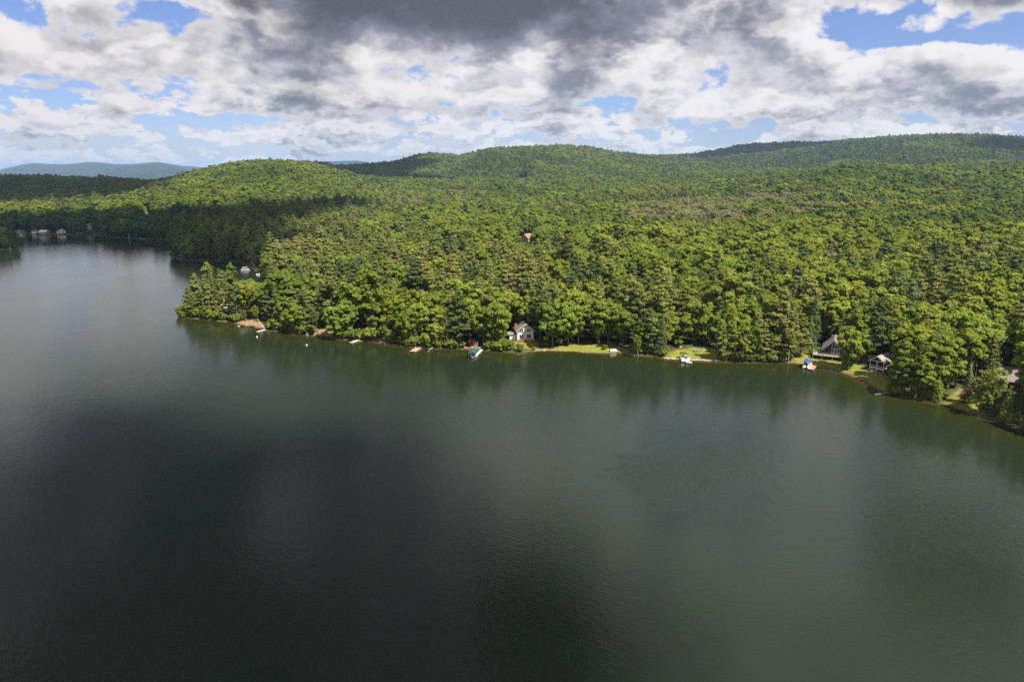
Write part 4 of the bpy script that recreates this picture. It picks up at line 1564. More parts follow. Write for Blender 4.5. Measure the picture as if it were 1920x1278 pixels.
M = {
    'cream': simple_mat("cream_siding", (0.74, 0.70, 0.60), 0.7, 0.06),
    'white': simple_mat("white_paint", (0.80, 0.79, 0.76), 0.55, 0.05),
    'greyroof': simple_mat("grey_shingle", (0.20, 0.18, 0.165), 0.9, 0.18, 2.0),
    'tanroof': simple_mat("tan_shingle", (0.30, 0.26, 0.22), 0.9, 0.16, 2.0),
    'brownroof': simple_mat("brown_shingle", (0.205, 0.165, 0.148), 0.9, 0.14, 1.5),
    'orangeroof': simple_mat("rust_orange_roof", (0.34, 0.17, 0.105), 0.8, 0.15, 1.0),
    'brick': simple_mat("red_brick", (0.36, 0.13, 0.085), 0.9, 0.2, 5.0),
    'redwood': simple_mat("red_stained_deck", (0.42, 0.15, 0.085), 0.75, 0.16, 2.0),
    'barnred': simple_mat("dark_red_boards", (0.17, 0.018, 0.016), 0.75, 0.15, 2.0),
    'brown': simple_mat("dark_brown_boards", (0.060, 0.036, 0.024), 0.8, 0.2, 2.0),
    'greywood': simple_mat("weathered_grey_wood", (0.34, 0.29, 0.24), 0.85, 0.18, 2.0),
    'palewood': simple_mat("pale_dock_boards", (0.62, 0.56, 0.48), 0.8, 0.12, 2.0),
    'reddock': simple_mat("red_brown_dock_boards", (0.42, 0.20, 0.115), 0.8, 0.16, 2.0),
    'pinkdock': simple_mat("faded_brown_dock_boards", (0.40, 0.28, 0.215), 0.8, 0.16, 2.0),
    'glass': simple_mat("dark_window_glass", (0.022, 0.026, 0.036), 0.08, 0.1),
    'green': simple_mat("dark_green_canvas", (0.024, 0.082, 0.072), 0.75, 0.12, 1.0),
    'blue': simple_mat("royal_blue_canvas", (0.030, 0.072, 0.300), 0.7, 0.12, 1.0),
    'black': simple_mat("black_canvas", (0.028, 0.024, 0.022), 0.7, 0.1),
    'alu': simple_mat("brushed_aluminium", (0.55, 0.56, 0.58), 0.35, 0.06, 3.0, 0.8),
    'hull': simple_mat("white_hull", (0.82, 0.82, 0.80), 0.3, 0.04),
    'seat': simple_mat("beige_vinyl", (0.62, 0.56, 0.47), 0.6, 0.06),
    'motor': simple_mat("dark_outboard", (0.05, 0.055, 0.06), 0.35, 0.1),
    'teal': simple_mat("teal_plastic", (0.02, 0.26, 0.22), 0.5, 0.08),
    'orange': simple_mat("orange_plastic", (0.55, 0.14, 0.05), 0.45, 0.08),
    'kblue': simple_mat("blue_plastic", (0.03, 0.10, 0.34), 0.45, 0.08),
    'stone': simple_mat("pale_shore_stone", (0.42, 0.35, 0.27), 0.9, 0.25, 3.0),
    'lightstone': simple_mat("light_shore_stone", (0.55, 0.47, 0.37), 0.9, 0.25, 3.0),
    'greystone': simple_mat("grey_stone", (0.26, 0.25, 0.23), 0.9, 0.25, 3.0),
    'dirtfield': simple_mat("dry_field", (0.24, 0.19, 0.11), 0.95, 0.2, 0.05),
}


def window(parent, x0, x1, z0, z1, y, cols=2, rows=2, frame=None, bar=0.07):
    """framed window on a wall that faces -y; panes sit behind the bars"""
    f = MB()
    e = 0.08
    f.box(x0 - e, x1 + e, y - 0.07, y + 0.02, z0 - e, z0)
    f.box(x0 - e, x1 + e, y - 0.07, y + 0.02, z1, z1 + e)
    f.box(x0 - e, x0, y - 0.07, y + 0.02, z0, z1)
    f.box(x1, x1 + e, y - 0.07, y + 0.02, z0, z1)
    for i in range(1, cols):
        x = x0 + (x1 - x0) * i / cols
        f.box(x - bar / 2, x + bar / 2, y - 0.06, y + 0.015, z0, z1)
    for j in range(1, rows):
        z = z0 + (z1 - z0) * j / rows
        f.box(x0, x1, y - 0.055, y + 0.012, z - bar / 2, z + bar / 2)
    w = f.build("window", frame or M['white'], parent)
    MB().box(x0, x1, y - 0.03, y + 0.01, z0, z1).build("pane", M['glass'], w)
    return w


def gable_body(mb, w, l, eave, peak, z0=-1.2):
    mb.prism([(-w / 2, z0), (w / 2, z0), (w / 2, eave), (0, peak), (-w / 2, eave)], 0, l)


def gable_roof(parent, w, l, eave, peak, over=0.4, fo=0.5, t=0.16, mat=None, y0=0.0):
    sl = (peak - eave) / (w / 2)
    r = None
    for s in (-1, 1):
        xe = s * (w / 2 + over)
        ze = eave - over * sl
        b_ = MB()
        pts = [(0, y0 - fo, peak), (xe, y0 - fo, ze), (xe, l + fo, ze), (0, l + fo, peak)]
        if s > 0:
            pts = [pts[0], pts[1], pts[2], pts[3]]
        n = Vector((s * sl, 0, 1)).normalized() * t
        lift = Vector((0, 0, 0.03))
        p = [Vector(q) + lift for q in pts]
        b_.hexa([*p, *[q + n for q in p]])
        o = b_.build("roof", mat, parent)
        r = r or o
    return r


def rake_trim(parent, w, eave, peak, over, fo, mat, d=0.18):
    sl = (peak - eave) / (w / 2)
    b_ = MB()
    for s in (-1, 1):
        xe, ze = s * (w / 2 + over), eave - over * sl
        b_.hexa([(0, -fo - 0.05, peak - d), (xe, -fo - 0.05, ze - d), (xe, -fo - 0.005, ze - d), (0, -fo - 0.005, peak - d),
                 (0, -fo - 0.05, peak + 0.05), (xe, -fo - 0.05, ze + 0.05), (xe, -fo - 0.005, ze + 0.05), (0, -fo - 0.005, peak + 0.05)])
    b_.build("roof_trim", mat, parent)


def railing(mb, p, q, h=0.95, z=0.0, n=None):
    p, q = np.array(p, float), np.array(q, float)
    L = np.linalg.norm(q - p)
    n = n or max(2, int(L / 0.5))
    for i in range(n + 1):
        a = p + (q - p) * i / n
        mb.box(a[0] - .035, a[0] + .035, a[1] - .035, a[1] + .035, z, z + h)
    d = (q - p) / L
    nrm = np.array([-d[1], d[0]]) * 0.045
    for zz in (z + h, z + h * 0.5):
        mb.hexa([(*(p - nrm), zz), (*(q - nrm), zz), (*(q + nrm), zz), (*(p + nrm), zz),
                 (*(p - nrm), zz + .07), (*(q - nrm), zz + .07), (*(q + nrm), zz + .07), (*(p + nrm), zz + .07)])


def R(d): return math.radians(d)


# ---- white house between the trees
def white_house():
    p = on_ground(985, 637)
    t = thing("white_house", "two storey cream white house with grey roof peeking out between trees above the shore", "house", p, R(10))
    w, l, ea, pk = 6.6, 9.0, 3.9, 6.6
    b_ = MB()
    gable_body(b_, w, l, ea, pk)
    b_.build("wall", M['cream'], t)
    r = gable_roof(t, w, l, ea, pk, 0.5, 0.7, 0.18, M['greyroof'])
    rake_trim(t, w, ea, pk, 0.5, 0.7, M['white'])
    MB().box(-3.75, -2.85, 2.6, 3.5, 0, 6.0).build("chimney", M['brick'], t)
    window(t, -2.3, -0.9, 3.2, 4.4, 0, 2, 2)
    window(t, -2.3, -0.9, 0.75, 2.2, 0, 2, 1)
    window(t, 0.6, 2.0, 3.2, 4.4, 0, 2, 2)
    window(t, 0.6, 2.2, 0.75, 2.2, 0, 2, 1)
    MB().box(-6.2, -3.32, 1.2, 5.5, -1, 1.9).build("porch_wall", M['cream'], t)
    MB().hexa([(-6.6, 0.8, 1.95), (-3.3, 0.8, 2.5), (-3.3, 5.9, 2.5), (-6.6, 5.9, 1.95), (-6.6, 0.8, 2.1), (-3.3, 0.8, 2.66), (-3.3, 5.9, 2.66), (-6.6, 5.9, 2.1)]).build("porch_roof", M['tanroof'], t)
    dk = MB().box(-2.8, 3.4, -2.6, -0.06, 0.05, 0.22)
    for x in (-2.6, 0.2, 3.2):
        dk.box(x - .08, x + .08, -2.5, -2.34, -1.2, 0.05)
    d = dk.build("deck", M['redwood'], t)
    rl = MB()
    railing(rl, (-2.7, -2.55), (3.3, -2.55), 0.9, 0.22)
    rl.build("railing", M['redwood'], d)
    st = MB()
    for i in range(4):
        st.box(0.0, 1.6, -2.95 - 0.3 * i, -2.62 - 0.3 * i, -0.2 - 0.2 * i, 0.0 - 0.2 * i)
    st.build("steps", M['redwood'], d)


# ---- red shed on the shore
def red_shed():
    p = on_ground(888, 650)
    t = thing("red_shed", "small dark red shed with white framed window at the water's edge", "shed", p, R(8))
    w, l, ea, pk = 3.6, 3.2, 2.2, 3.0
    b_ = MB()
    gable_body(b_, w, l, ea, pk, -0.8)
    b_.build("wall", M['barnred'], t)
    gable_roof(t, w, l, ea, pk, 0.35, 0.35, 0.12, M['brown'])
    window(t, 0.3, 1.5, 0.5, 1.75, 0, 2, 1, M['white'], 0.1)
    MB().box(-1.3, -0.5, -0.05, 0.02, -0.05, 1.85).build("door", M['barnred'], t)


# ---- docks
def dock(name, label, a, b2, width, mat, z=0.42, posts=True, group=None):
    """walkway from shore point a to water point b2 (image px), boards crosswise"""
    A, B = Vector(ground(*a, z)), Vector(ground(*b2, z))
    d = (B - A)
    L = d.length
    t = thing(name, label, "dock", ((A.x + B.x) / 2, (A.y + B.y) / 2, 0), math.atan2(d.y, d.x), group)
    mb = MB()
    n = max(3, int(L / 0.42))
    for i in range(n):
        x0 = -L / 2 + L * i / n
        mb.box(x0, x0 + L / n - 0.035, -width / 2, width / 2, z - 0.06 + 0.008 * ((i * 7) % 3), z + 0.008 * ((i * 7) % 3))
    mb.build("decking", mat, t)
    fr = MB().box(-L / 2, L / 2, -width / 2 + .02, -width / 2 + .1, z - 0.24, z - 0.07).box(-L / 2, L / 2, width / 2 - .1, width / 2 - .02, z - 0.24, z - 0.07)
    fr.build("frame", M['greywood'], t)
    if posts:
        k = max(2, int(L / 2.6) + 1)
        for i in range(k):
            x = -L / 2 + 0.2 + (L - 0.4) * i / (k - 1)
            for s in (-1, 1):
                MB().tube((x, s * (width / 2 + .05), -1.6), (x, s * (width / 2 + .05), z + 0.25), 0.055).build("post", M['greywood'], t)
    return t


def boat_hull(L, W, Hh, bow=0.35):
    """open boat, bow towards +x; returns list of rings"""
    rings = []
    for s in np.linspace(0, 1, 11):
        x = -L / 2 + L * s
        k = 1.0 if s < 1 - bow else max(0.04, 1 - ((s - (1 - bow)) / bow) ** 1.8)
        w = W / 2 * k
        keel = -0.22 + (0.35 * ((s - 0.6) / 0.4) ** 2 if s > 0.6 else 0)
        top = Hh + 0.22 * max(0, s - 0.5)
        rings.append([(x, -w, top), (x, -w * 0.86, 0.06), (x, 0, keel), (x, w * 0.86, 0.06), (x, w, top)])
    return rings


def motor_boat(name, label, loc, rz, L=5.2, W=2.0, hull=None, inner=None):
    t = thing(name, label, "boat", loc, rz)
    MB().loft(boat_hull(L, W, 0.62)).build("hull", hull or M['hull'], t)
    MB().box(-L * 0.36, L * 0.12, -W * 0.36, W * 0.36, 0.5, 0.66).build("cockpit_floor", inner or M['seat'], t)
    st = MB()
    st.box(-L * 0.34, -L * 0.24, -W * 0.34, W * 0.34, 0.66, 1.0)
    st.box(-L * 0.05, L * 0.03, -W * 0.34, -W * 0.08, 0.66, 1.0).box(-L * 0.05, L * 0.03, W * 0.08, W * 0.34, 0.66, 1.0)
    st.build("seat", M['seat'], t)
    MB().hexa([(L * .12, -W * .4, .7), (L * .2, -W * .34, .7), (L * .2, W * .34, .7), (L * .12, W * .4, .7),
               (L * .06, -W * .36, 1.15), (L * .075, -W * .35, 1.15), (L * .075, W * .35, 1.15), (L * .06, W * .36, 1.15)]).build("windscreen", M['glass'], t)
    mo = MB().box(-L / 2 - 0.45, -L / 2 - 0.02, -0.2, 0.2, 0.55, 1.15).box(-L / 2 - 0.32, -L / 2 - 0.12, -0.07, 0.07, -0.5, 0.56)
    mo.build("outboard_motor", M['motor'], t)
    return t


def pontoon_boat(label, loc, rz, top_mat, L=6.0, W=2.5, cover=None, roof_span=(-0.45, 0.1)):
    """flat deck on two floats, rails, seats, console and canopy; bow towards +x"""
    t = thing("pontoon_boat", label, "boat", loc, rz)
    for s in (-1, 1):
        rings = []
        for x, r in ((-L / 2, .24), (-L / 2 + .15, .3), (L / 2 - .9, .3), (L / 2 - .35, .2), (L / 2 + .1, .04)):
            rings.append([(x, s * W * .36 + r * math.cos(a), 0.12 + (0.12 if x > L / 2 - .5 else 0) + r * math.sin(a)) for a in np.linspace(0, 2 * math.pi, 9)[:-1]])
        MB().loft(rings).build("float", M['alu'], t)
    MB().box(-L / 2, L / 2 - .1, -W / 2, W / 2, 0.46, 0.56).build("deck", M['white'], t)
    f = MB()
    for (x0, x1, y) in ((-L / 2 + .35, L / 2 - .5, -W / 2 + .06), (-L / 2 + .35, L / 2 - .5, W / 2 - .06)):
        f.box(x0, x1, y - .025, y + .025, 0.62, 1.22)
    f.box(L / 2 - .52, L / 2 - .47, -W / 2 + .06, -.35, .62, 1.22).box(L / 2 - .52, L / 2 - .47, .35, W / 2 - .06, .62, 1.22)
    f.build("fence_panel", M['hull'], t)
    s_ = MB()
    for y in (-1, 1):
        s_.box(L * .12, L / 2 - .6, y * W * .46 - (.55 if y > 0 else 0), y * W * .46 + (.55 if y < 0 else 0), .56, .98)
    s_.box(-L / 2 + .45, -L / 2 + 1.05, -W * .42, W * .42, .56, 1.0)
    s_.build("bench", M['seat'], t)
    c_ = MB().box(-L * .08, L * .04, W * .1, W * .4, .56, 1.35)
    c_.build("console", M['motor'], t)
    x0, x1 = roof_span[0] * L, roof_span[1] * L
    rings = []
    for x in np.linspace(x0, x1, 5):
        d = 0.08 * (1 - abs((x - (x0 + x1) / 2) / ((x1 - x0) / 2)) ** 2)
        rings.append([(x, y, 2.15 + d + 0.2 * (1 - (2 * y / W) ** 2)) for y in np.linspace(-W / 2, W / 2, 7)] +
                     [(x, y, 2.10 + d + 0.2 * (1 - (2 * y / W) ** 2)) for y in np.linspace(W / 2, -W / 2, 7)])
    MB().loft(rings).build("canopy", top_mat, t)
    for x in (x0 + .1, x1 - .1):
        for y in (-1, 1):
            MB().tube((x, y * (W / 2 - .08), 1.2), (x, y * (W / 2 - .05), 2.16), 0.03, None, 5).build("canopy_pole", M['alu'], t)
    mo = MB().box(-L / 2 - .5, -L / 2 - .05, -.2, .2, .6, 1.25).box(-L / 2 - .36, -L / 2 - .16, -.07, .07, -.4, .61)
    mo.build("outboard_motor", M['motor'], t)
    return t


def boat_lift():
    a, b2 = Vector(ground(889.6, 652.4, 2.6)), Vector(ground(885.0, 660.2, 2.6))
    d = b2 - a
    L = max(5.6, d.length)
    c = (a + b2) / 2
    rz = math.atan2(d.y, d.x)
    t = thing("boat_lift", "boat lift with dark green canvas canopy beside the narrow white dock", "boat lift", (c.x, c.y, 0), rz)
    W = 2.9
    rings = []
    for x in np.linspace(-L / 2, L / 2, 3):
        rings.append([(x, -W / 2 - .05, 2.0), (x, -W / 2, 2.35), (x, 0, 2.75), (x, W / 2, 2.35), (x, W / 2 + .05, 2.0),
                      (x, W / 2, 1.99), (x, W / 2 - .06, 2.3), (x, 0, 2.69), (x, -W / 2 + .06, 2.3), (x, -W / 2, 1.99)])
    cp = MB().loft(rings)
    cp.build("canopy", M['green'], t)
    v = MB().hexa([(L / 2 - .02, -W / 2, 1.75), (L / 2 + .03, -W / 2, 1.75), (L / 2 + .03, W / 2, 1.75), (L / 2 - .02, W / 2, 1.75),
                   (L / 2 - .02, -W / 2, 2.3), (L / 2 + .03, -W / 2, 2.3), (L / 2 + .03, W / 2, 2.3), (L / 2 - .02, W / 2, 2.3)])
    v.build("valance", M['green'], t)
    for x in (-L / 2 + .5, L / 2 - .5):
        for y in (-W / 2, W / 2):
            MB().tube((x, y, -1.5), (x, y, 2.3), .06, None, 6).build("post", M['alu'], t)
    MB().box(-L / 2 + .4, L / 2 - .4, -W / 2 - .06, -W / 2 + .06, .1, .24).box(-L / 2 + .4, L / 2 - .4, W / 2 - .06, W / 2 + .06, .1, .24).build("beam", M['alu'], t)
    motor_boat("motor_boat", "white motor boat parked under the green canvas canopy", (c.x, c.y, 0.25), rz, 5.4, 2.0)


# ---- cabin
def cabin():
    p = on_ground(1566, 676)
    t = thing("cabin", "dark brown gabled cabin with big white framed window and raised deck on the lawn", "cabin", (p.x, p.y + 2.2, p.z), R(-27))
    z = 1.5
    w, l, ea, pk = 6.4, 9.0, z + 2.2, z + 5.4
    b_ = MB()
    gable_body(b_, w, l, ea, pk, -1.5)
    b_.build("wall", M['brown'], t)
    gable_roof(t, w, l, ea, pk, 0.6, 1.0, 0.18, M['greyroof'])
    rake_trim(t, w, ea, pk, 0.6, 1.0, M['greywood'], 0.2)
    window(t, -0.5, 2.1, z + 0.25, z + 2.0, 0, 3, 2, M['white'], 0.12)
    # tall lights under the gable
    f = MB()
    f.prism([(-0.6, z + 2.2), (2.2, z + 2.2), (1.5, z + 3.4), (0.4, z + 4.4), (-0.6, z + 4.0)], -0.06, 0.02)
    g = f.build("gable_window", M['white'], t)
    q = MB()
    q.prism([(-0.45, z + 2.32), (0.3, z + 2.32), (0.3, z + 4.15), (-0.45, z + 3.85)], -0.09, -0.03)
    q.prism([(0.45, z + 2.32), (1.15, z + 2.32), (1.15, z + 3.45), (0.45, z + 4.15)], -0.09, -0.03)
    q.prism([(1.3, z + 2.32), (1.95, z + 2.32), (1.42, z + 3.25), (1.3, z + 3.35)], -0.09, -0.03)
    q.build("pane", M['glass'], g)
    window(t, -2.4, -1.4, z + 0.6, z + 1.8, 0, 1, 1, M['brown'])
    dk = MB().box(-3.4, 3.4, -2.3, -0.08, z - .22, z).box(-6.6, -3.22, -2.3, 3.6, z - .22, z)
    for x in (-6.4, -3.4, 0, 3.2):
        dk.box(x - .1, x + .1, -2.2, -2.0, -1.5, z - .22)
    d = dk.build("deck", M['greywood'], t)
    rl = MB()
    railing(rl, (-6.5, -2.22), (3.3, -2.22), 0.95, z)
    railing(rl, (-6.5, -2.22), (-6.5, 3.5), 0.95, z)
    railing(rl, (3.3, -2.22), (3.3, -0.2), 0.95, z)
    rl.build("railing", M['greywood'], d)
    MB().box(-1.2, -0.6, 5.5, 6.1, pk - 1.2, pk + 0.7).build("chimney", M['brick'], t)


# ---- cottage with porch
def cottage():
    p = on_ground(1640, 698)
    t = thing("cottage", "small cottage with tan grey roof and white posted porch half hidden by the round tree", "cottage", (p.x + 1.2, p.y + 1.5, p.z), R(-52))
    w, l, ea, pk, z = 4.6, 8.0, 3.6, 5.2, 0.9
    b_ = MB()
    b_.prism([(-w / 2, -1), (w / 2, -1), (w / 2, ea), (0, pk), (-w / 2, ea)], 2.4, l)
    b_.build("wall", M['brown'], t)
    gable_roof(t, w, l, ea, pk, 0.5, 0.4, 0.15, M['tanroof'])
    rake_trim(t, w, ea, pk, 0.5, 0.4, M['white'], 0.22)
    MB().box(-w / 2, w / 2, 0, 2.38, z - .18, z).build("porch_floor", M['white'], t)
    for x in (-w / 2 + .12, 0.0, w / 2 - .12):
        MB().box(x - .09, x + .09, 0.05, 0.23, -1, ea).build("post", M['white'], t)
    rl = MB()
    railing(rl, (-w / 2 + .1, .15), (w / 2 - .1, .15), .85, z)
    railing(rl, (w / 2 - .1, .15), (w / 2 - .1, 2.3), .85, z)
    rl.build("railing", M['white'], t)
    MB().prism([(-w / 2, ea - .25), (w / 2, ea - .25), (w / 2, ea), (-w / 2, ea)], 0.02, 0.2).build("beam", M['white'], t)
    MB().tube((0.9, 5.0, pk - 1), (0.9, 5.0, pk + .7), .12).build("stove_pipe", M['alu'], t)
    f = MB()
    for k in range(7):
        a = k * 0.9
        f.box(-1.2 + 1.5 * math.cos(a) - .3, -1.2 + 1.5 * math.cos(a) + .3, -2.8 + .8 * math.sin(a) - .25, -2.8 + .8 * math.sin(a) + .25, -0.35, 0.12)
    o = f.build("fire_ring", M['lightstone'])
    o.matrix_world = Matrix.Translation(Vector(on_ground(1627, 697)) + Vector((1.0, 2.4, 0.3))) @ Matrix.Rotation(R(20), 4, 'Z')
    o['label'] = "pale stone slab ring on the grass in front of the porch cottage"
    o['category'] = "fire ring"


# ---- house with the large brown roof
def brown_house():
    p = on_ground(1886, 733)
    t = thing("house", "house under a large plain brown roof with brick chimney behind the shore trees", "house", (p.x + 1.5, p.y + 2.0, p.z), R(-24))
    w, l, ea, pk = 9.5, 9.0, 2.8, 5.9
    # ridge runs along local x
    b_ = MB()
    b_.prism([(0, -1.5), (l, -1.5), (l, ea), (l / 2, pk), (0, ea)], -w / 2, w / 2)
    b_.V = [(y, x, z) for x, y, z in b_.V]
    b_.build("wall", M['brown'], t)
    sl = (pk - ea) / (l / 2)
    for s in (0, 1):
        ye = -0.6 if s == 0 else l + 0.6
        ze = ea - 0.6 * sl
        n = Vector((0, -sl if s == 0 else sl, 1)).normalized() * .17
        q = [Vector((-w / 2 - .5, ye, ze + .03)), Vector((w / 2 + .5, ye, ze + .03)), Vector((w / 2 + .5, l / 2, pk + .03)), Vector((-w / 2 - .5, l / 2, pk + .03))]
        r = MB().hexa([*q, *[v + n for v in q]]).build("roof", M['brownroof'], t)
        if s == 0:
            MB().box(2.3, 3.3, 5.2, 6.0, pk - 1.4, pk + 1.3).build("chimney", M['brick'], r)
            a = Vector((-1.2, 1.3, ea + 1.3 * sl + .2))
            n2 = Vector((0, -sl, 1)).normalized()
            up = Vector((0, 1, sl)).normalized()
            q = [a, a + Vector((1.1, 0, 0)), a + Vector((1.1, 0, 0)) + up * 1.1, a + up * 1.1]
            MB().hexa([*q, *[v + n2 * .14 for v in q]]).build("skylight", M['hull'], r)
    window(t, -3.8, -2.0, 0.7, 2.1, 0, 2, 1)
    window(t, 1.2, 3.4, 0.4, 2.1, 0, 3, 1)
    MB().box(-1.0, 0.0, -0.06, 0.02, -0.1, 2.05).build("door", M['white'], t)


def small_house(px, py, w, l, ea, pk, rz, wall, roof, name, label, cat="house", win=True):
    p = on_ground(px, py)
    t = thing(name, label, cat, p, R(rz))
    b_ = MB()
    gable_body(b_, w, l, ea, pk, -2.5)
    b_.build("wall", wall, t)
    gable_roof(t, w, l, ea, pk, 0.5, 0.5, 0.2, roof)
    if win:
        window(t, -w * .32, -w * .1, 0.9, 2.1, 0, 2, 1)
        window(t, w * .1, w * .32, 0.9, 2.1, 0, 2, 1)
    return t


white_house()
red_shed()
boat_lift()
cabin()
cottage()
brown_house()
small_house(983, 453.5, 8.5, 10, 3.4, 7.2, -35, M['greywood'], M['orangeroof'], "cottage", "small grey cottage with rust orange roof in a gap of the upper wood", "cottage")
small_house(44, 438.4, 7, 10, 2.0, 3.6, 60, M['greywood'], M['greyroof'], "cottage", "low grey cottage on the far shore nearest the little island", "cottage")
small_house(71, 438.9, 4, 6, 1.8, 3.0, 80, M['white'], M['greywood'], "boat_house", "small white boat house between the far shore cottages", "boat house", False)
small_house(90, 438.2, 6.5, 9.5, 2.2, 4.0, 75, M['greywood'], M['white'], "cottage", "far shore cottage with long white roof", "cottage")
small_house(115, 437.6, 8.5, 8, 2.4, 5.2, 25, M['cream'], M['lightstone'], "house", "largest pale house on the far shore under the tall trees", "house")
small_house(149, 438.0, 4.5, 6, 2.0, 3.4, 30, M['white'], M['greyroof'], "cottage", "little white cottage on the far shore right of the largest house", "cottage")
small_house(166, 431.5, 7, 9, 4.6, 7.4, 10, M['cream'], M['tanroof'], "house", "narrow cream house in a gap of the trees above the far shore", "house")
small_house(274.5, 398.5, 8, 12, 2.6, 4.6, 80, M['white'], M['white'], "barn", "long white roofed barn on the lit slope above the far shore", "barn", False)
small_house(979, 339.2, 13, 12, 5, 10, 15, M['white'], M['greyroof'], "farmhouse", "tiny grey roofed farmhouse beside a field on the distant hillside", "house", False)
small_house(432, 586, 5, 5, 2.5, 3.6, 60, M['cream'], M['lightstone'], "cottage", "pale cottage glimpsed between the trees of the wooded point", "cottage", False)


def field():
    a, b2 = on_ground(946, 340.4), on_ground(1024, 340.8)
    xs = np.linspace(a.x, b2.x, 14)
    V, F = [], []
    for i, x in enumerate(xs):
        for j, y in enumerate(np.linspace(a.y - 12, a.y + 60, 8)):
            V.append((x, y, gz(x, y) + 0.5))
    for i in range(13):
        for j in range(7):
            k = i * 8 + j
            F.append((k, k + 8, k + 9, k + 1))
    link("field", mesh_np("field", V, F, M['dirtfield'], True), kind='structure', label="narrow dry field on the distant hillside")


field()

dock("dock", "narrow white dock beside the green boat canopy", (903.0, 655.2), (891.5, 667.0), 0.9, M['white'], 0.55)
dock("dock", "pale white dock standing alone off the yellow grass", (675, 635.8), (658, 642.2), 1.3, M['palewood'], 0.45)
dock("dock", "wide faded brown dock with a pale gangway", (785, 651.5), (773.5, 658.6), 2.4, M['pinkdock'], 0.4)
dock("gangway", "pale gangway leading from the bank to the wide brown dock", (797, 647.8), (785.5, 650.2), 0.9, M['greywood'], 0.55, False)
dock("dock", "short grey dock below the leaning birches", (497, 617.6), (482, 621.9), 1.2, M['palewood'], 0.4)
dock("dock", "white L shaped dock section beside the black topped pontoon boat", (1290.3, 670.0), (1289.6, 679.5), 1.1, M['palewood'], 0.5)
dock("dock", "white end platform of the dock by the black topped pontoon boat", (1290.5, 678.6), (1297.4, 678.9), 1.7, M['palewood'], 0.5)
dock("dock", "red brown dock beside the blue topped boat", (1528.5, 684.8), (1519.5, 692.2), 1.7, M['reddock'], 0.45)
dock("dock", "thin pale dock far down the shaded far shore", (262, 447.6), (274, 447.4), 2.2, M['palewood'], 0.6, False)

q = ground(1282.5, 675.5)
pontoon_boat("white pontoon boat with small black canopy at the second lawn", (q[0], q[1], 0.0), R(-96), M['black'], 6.4, 2.6, roof_span=(-0.42, -0.1))
q = ground(1513.5, 688.0)
pontoon_boat("white pontoon boat under a wide royal blue canopy by the cabin lawn", (q[0], q[1], 0.0), R(62), M['blue'], 6.0, 2.5, roof_span=(-0.36, 0.46))
q = ground(460, 507)
pontoon_boat("white canopied boat moored in the bay behind the point", (q[0], q[1], 0.0), R(8), M['white'], 5.6, 2.2, roof_span=(-0.3, 0.3))
q = ground(484, 515.5)
motor_boat("rowing_boat", "tiny white boat close to the trees in the bay", (q[0], q[1], 0.05), R(15), 2.4, 1.1)
q = ground(118, 445)
motor_boat("motor_boat", "small white boat off the largest far shore house", (q[0], q[1], 0.05), R(10), 5.5, 2.0)
q = ground(40, 441.5)
motor_boat("motor_boat", "small white boat off the low grey far shore cottage", (q[0], q[1], 0.05), R(170), 5.0, 2.0)


def upturned_boat():
    p = on_ground(1150, 660.5)
    t = thing("rowing_boat", "upturned white rowing boat lying at the edge of the first lawn", "boat", p + Vector((0, 0, .55)), R(20))
    r = [[(x, y, -z * 0.95) for x, y, z in ring] for ring in boat_hull(3.0, 1.35, 0.45)]
    MB().loft(r).build("hull", M['hull'], t)
    MB().box(-1.45, 1.1, -0.03, 0.03, 0.18, 0.26).build("keel", M['hull'], t)


upturned_boat()


def buoy(px, py, label):
    x, y, _ = ground(px, py)
    t = thing("mooring_buoy", label, "buoy", (x, y, 0.12), 0, "mooring buoys off the point")
    rings = [[(r * math.cos(a), r * math.sin(a), z) for a in np.linspace(0, 2 * math.pi, 11)[:-1]] for r, z in ((.06, -.3), (.28, -.18), (.36, .02), (.28, .22), (.07, .33))]
    MB().loft(rings).build("float", M['hull'], t)
    MB().tube((0, 0, .3), (0, 0, .5), .04).build("ring", M['alu'], t)


buoy(482, 632, "white mooring buoy off the leaning birches")
buoy(575, 647.5, "white mooring buoy off the sandy beach")


def kayak(px, py, rz, mat, label, L=3.4):
    p = on_ground(px, py)
    t = thing("kayak", label, "kayak", p + Vector((0, 0, .2)), R(rz))
    rings = []
    for s in np.linspace(-1, 1, 11):
        w = 0.38 * (1 - abs(s) ** 2.2) + .02
        rings.append([(s * L / 2, w * math.cos(a), .1 * abs(s) ** 3 + .2 * (0.3 + .7 * (1 - s * s)) * math.sin(a)) for a in np.linspace(0, 2 * math.pi, 9)[:-1]])
    MB().loft(rings).build("hull", mat, t)
    MB().box(-.45, .45, -.22, .22, .12, .24).build("cockpit", M['motor'], t)


kayak(599, 619.5, 15, M['orange'], "red orange kayak on the sandy beach")
kayak(592, 618.5, 70, M['kblue'], "blue kayak beside the tree trunk on the sandy beach", 3.2)
kayak(541, 618.5, 80, M['orange'], "faded orange kayak among the bushes left of the sandy beach", 3.0)


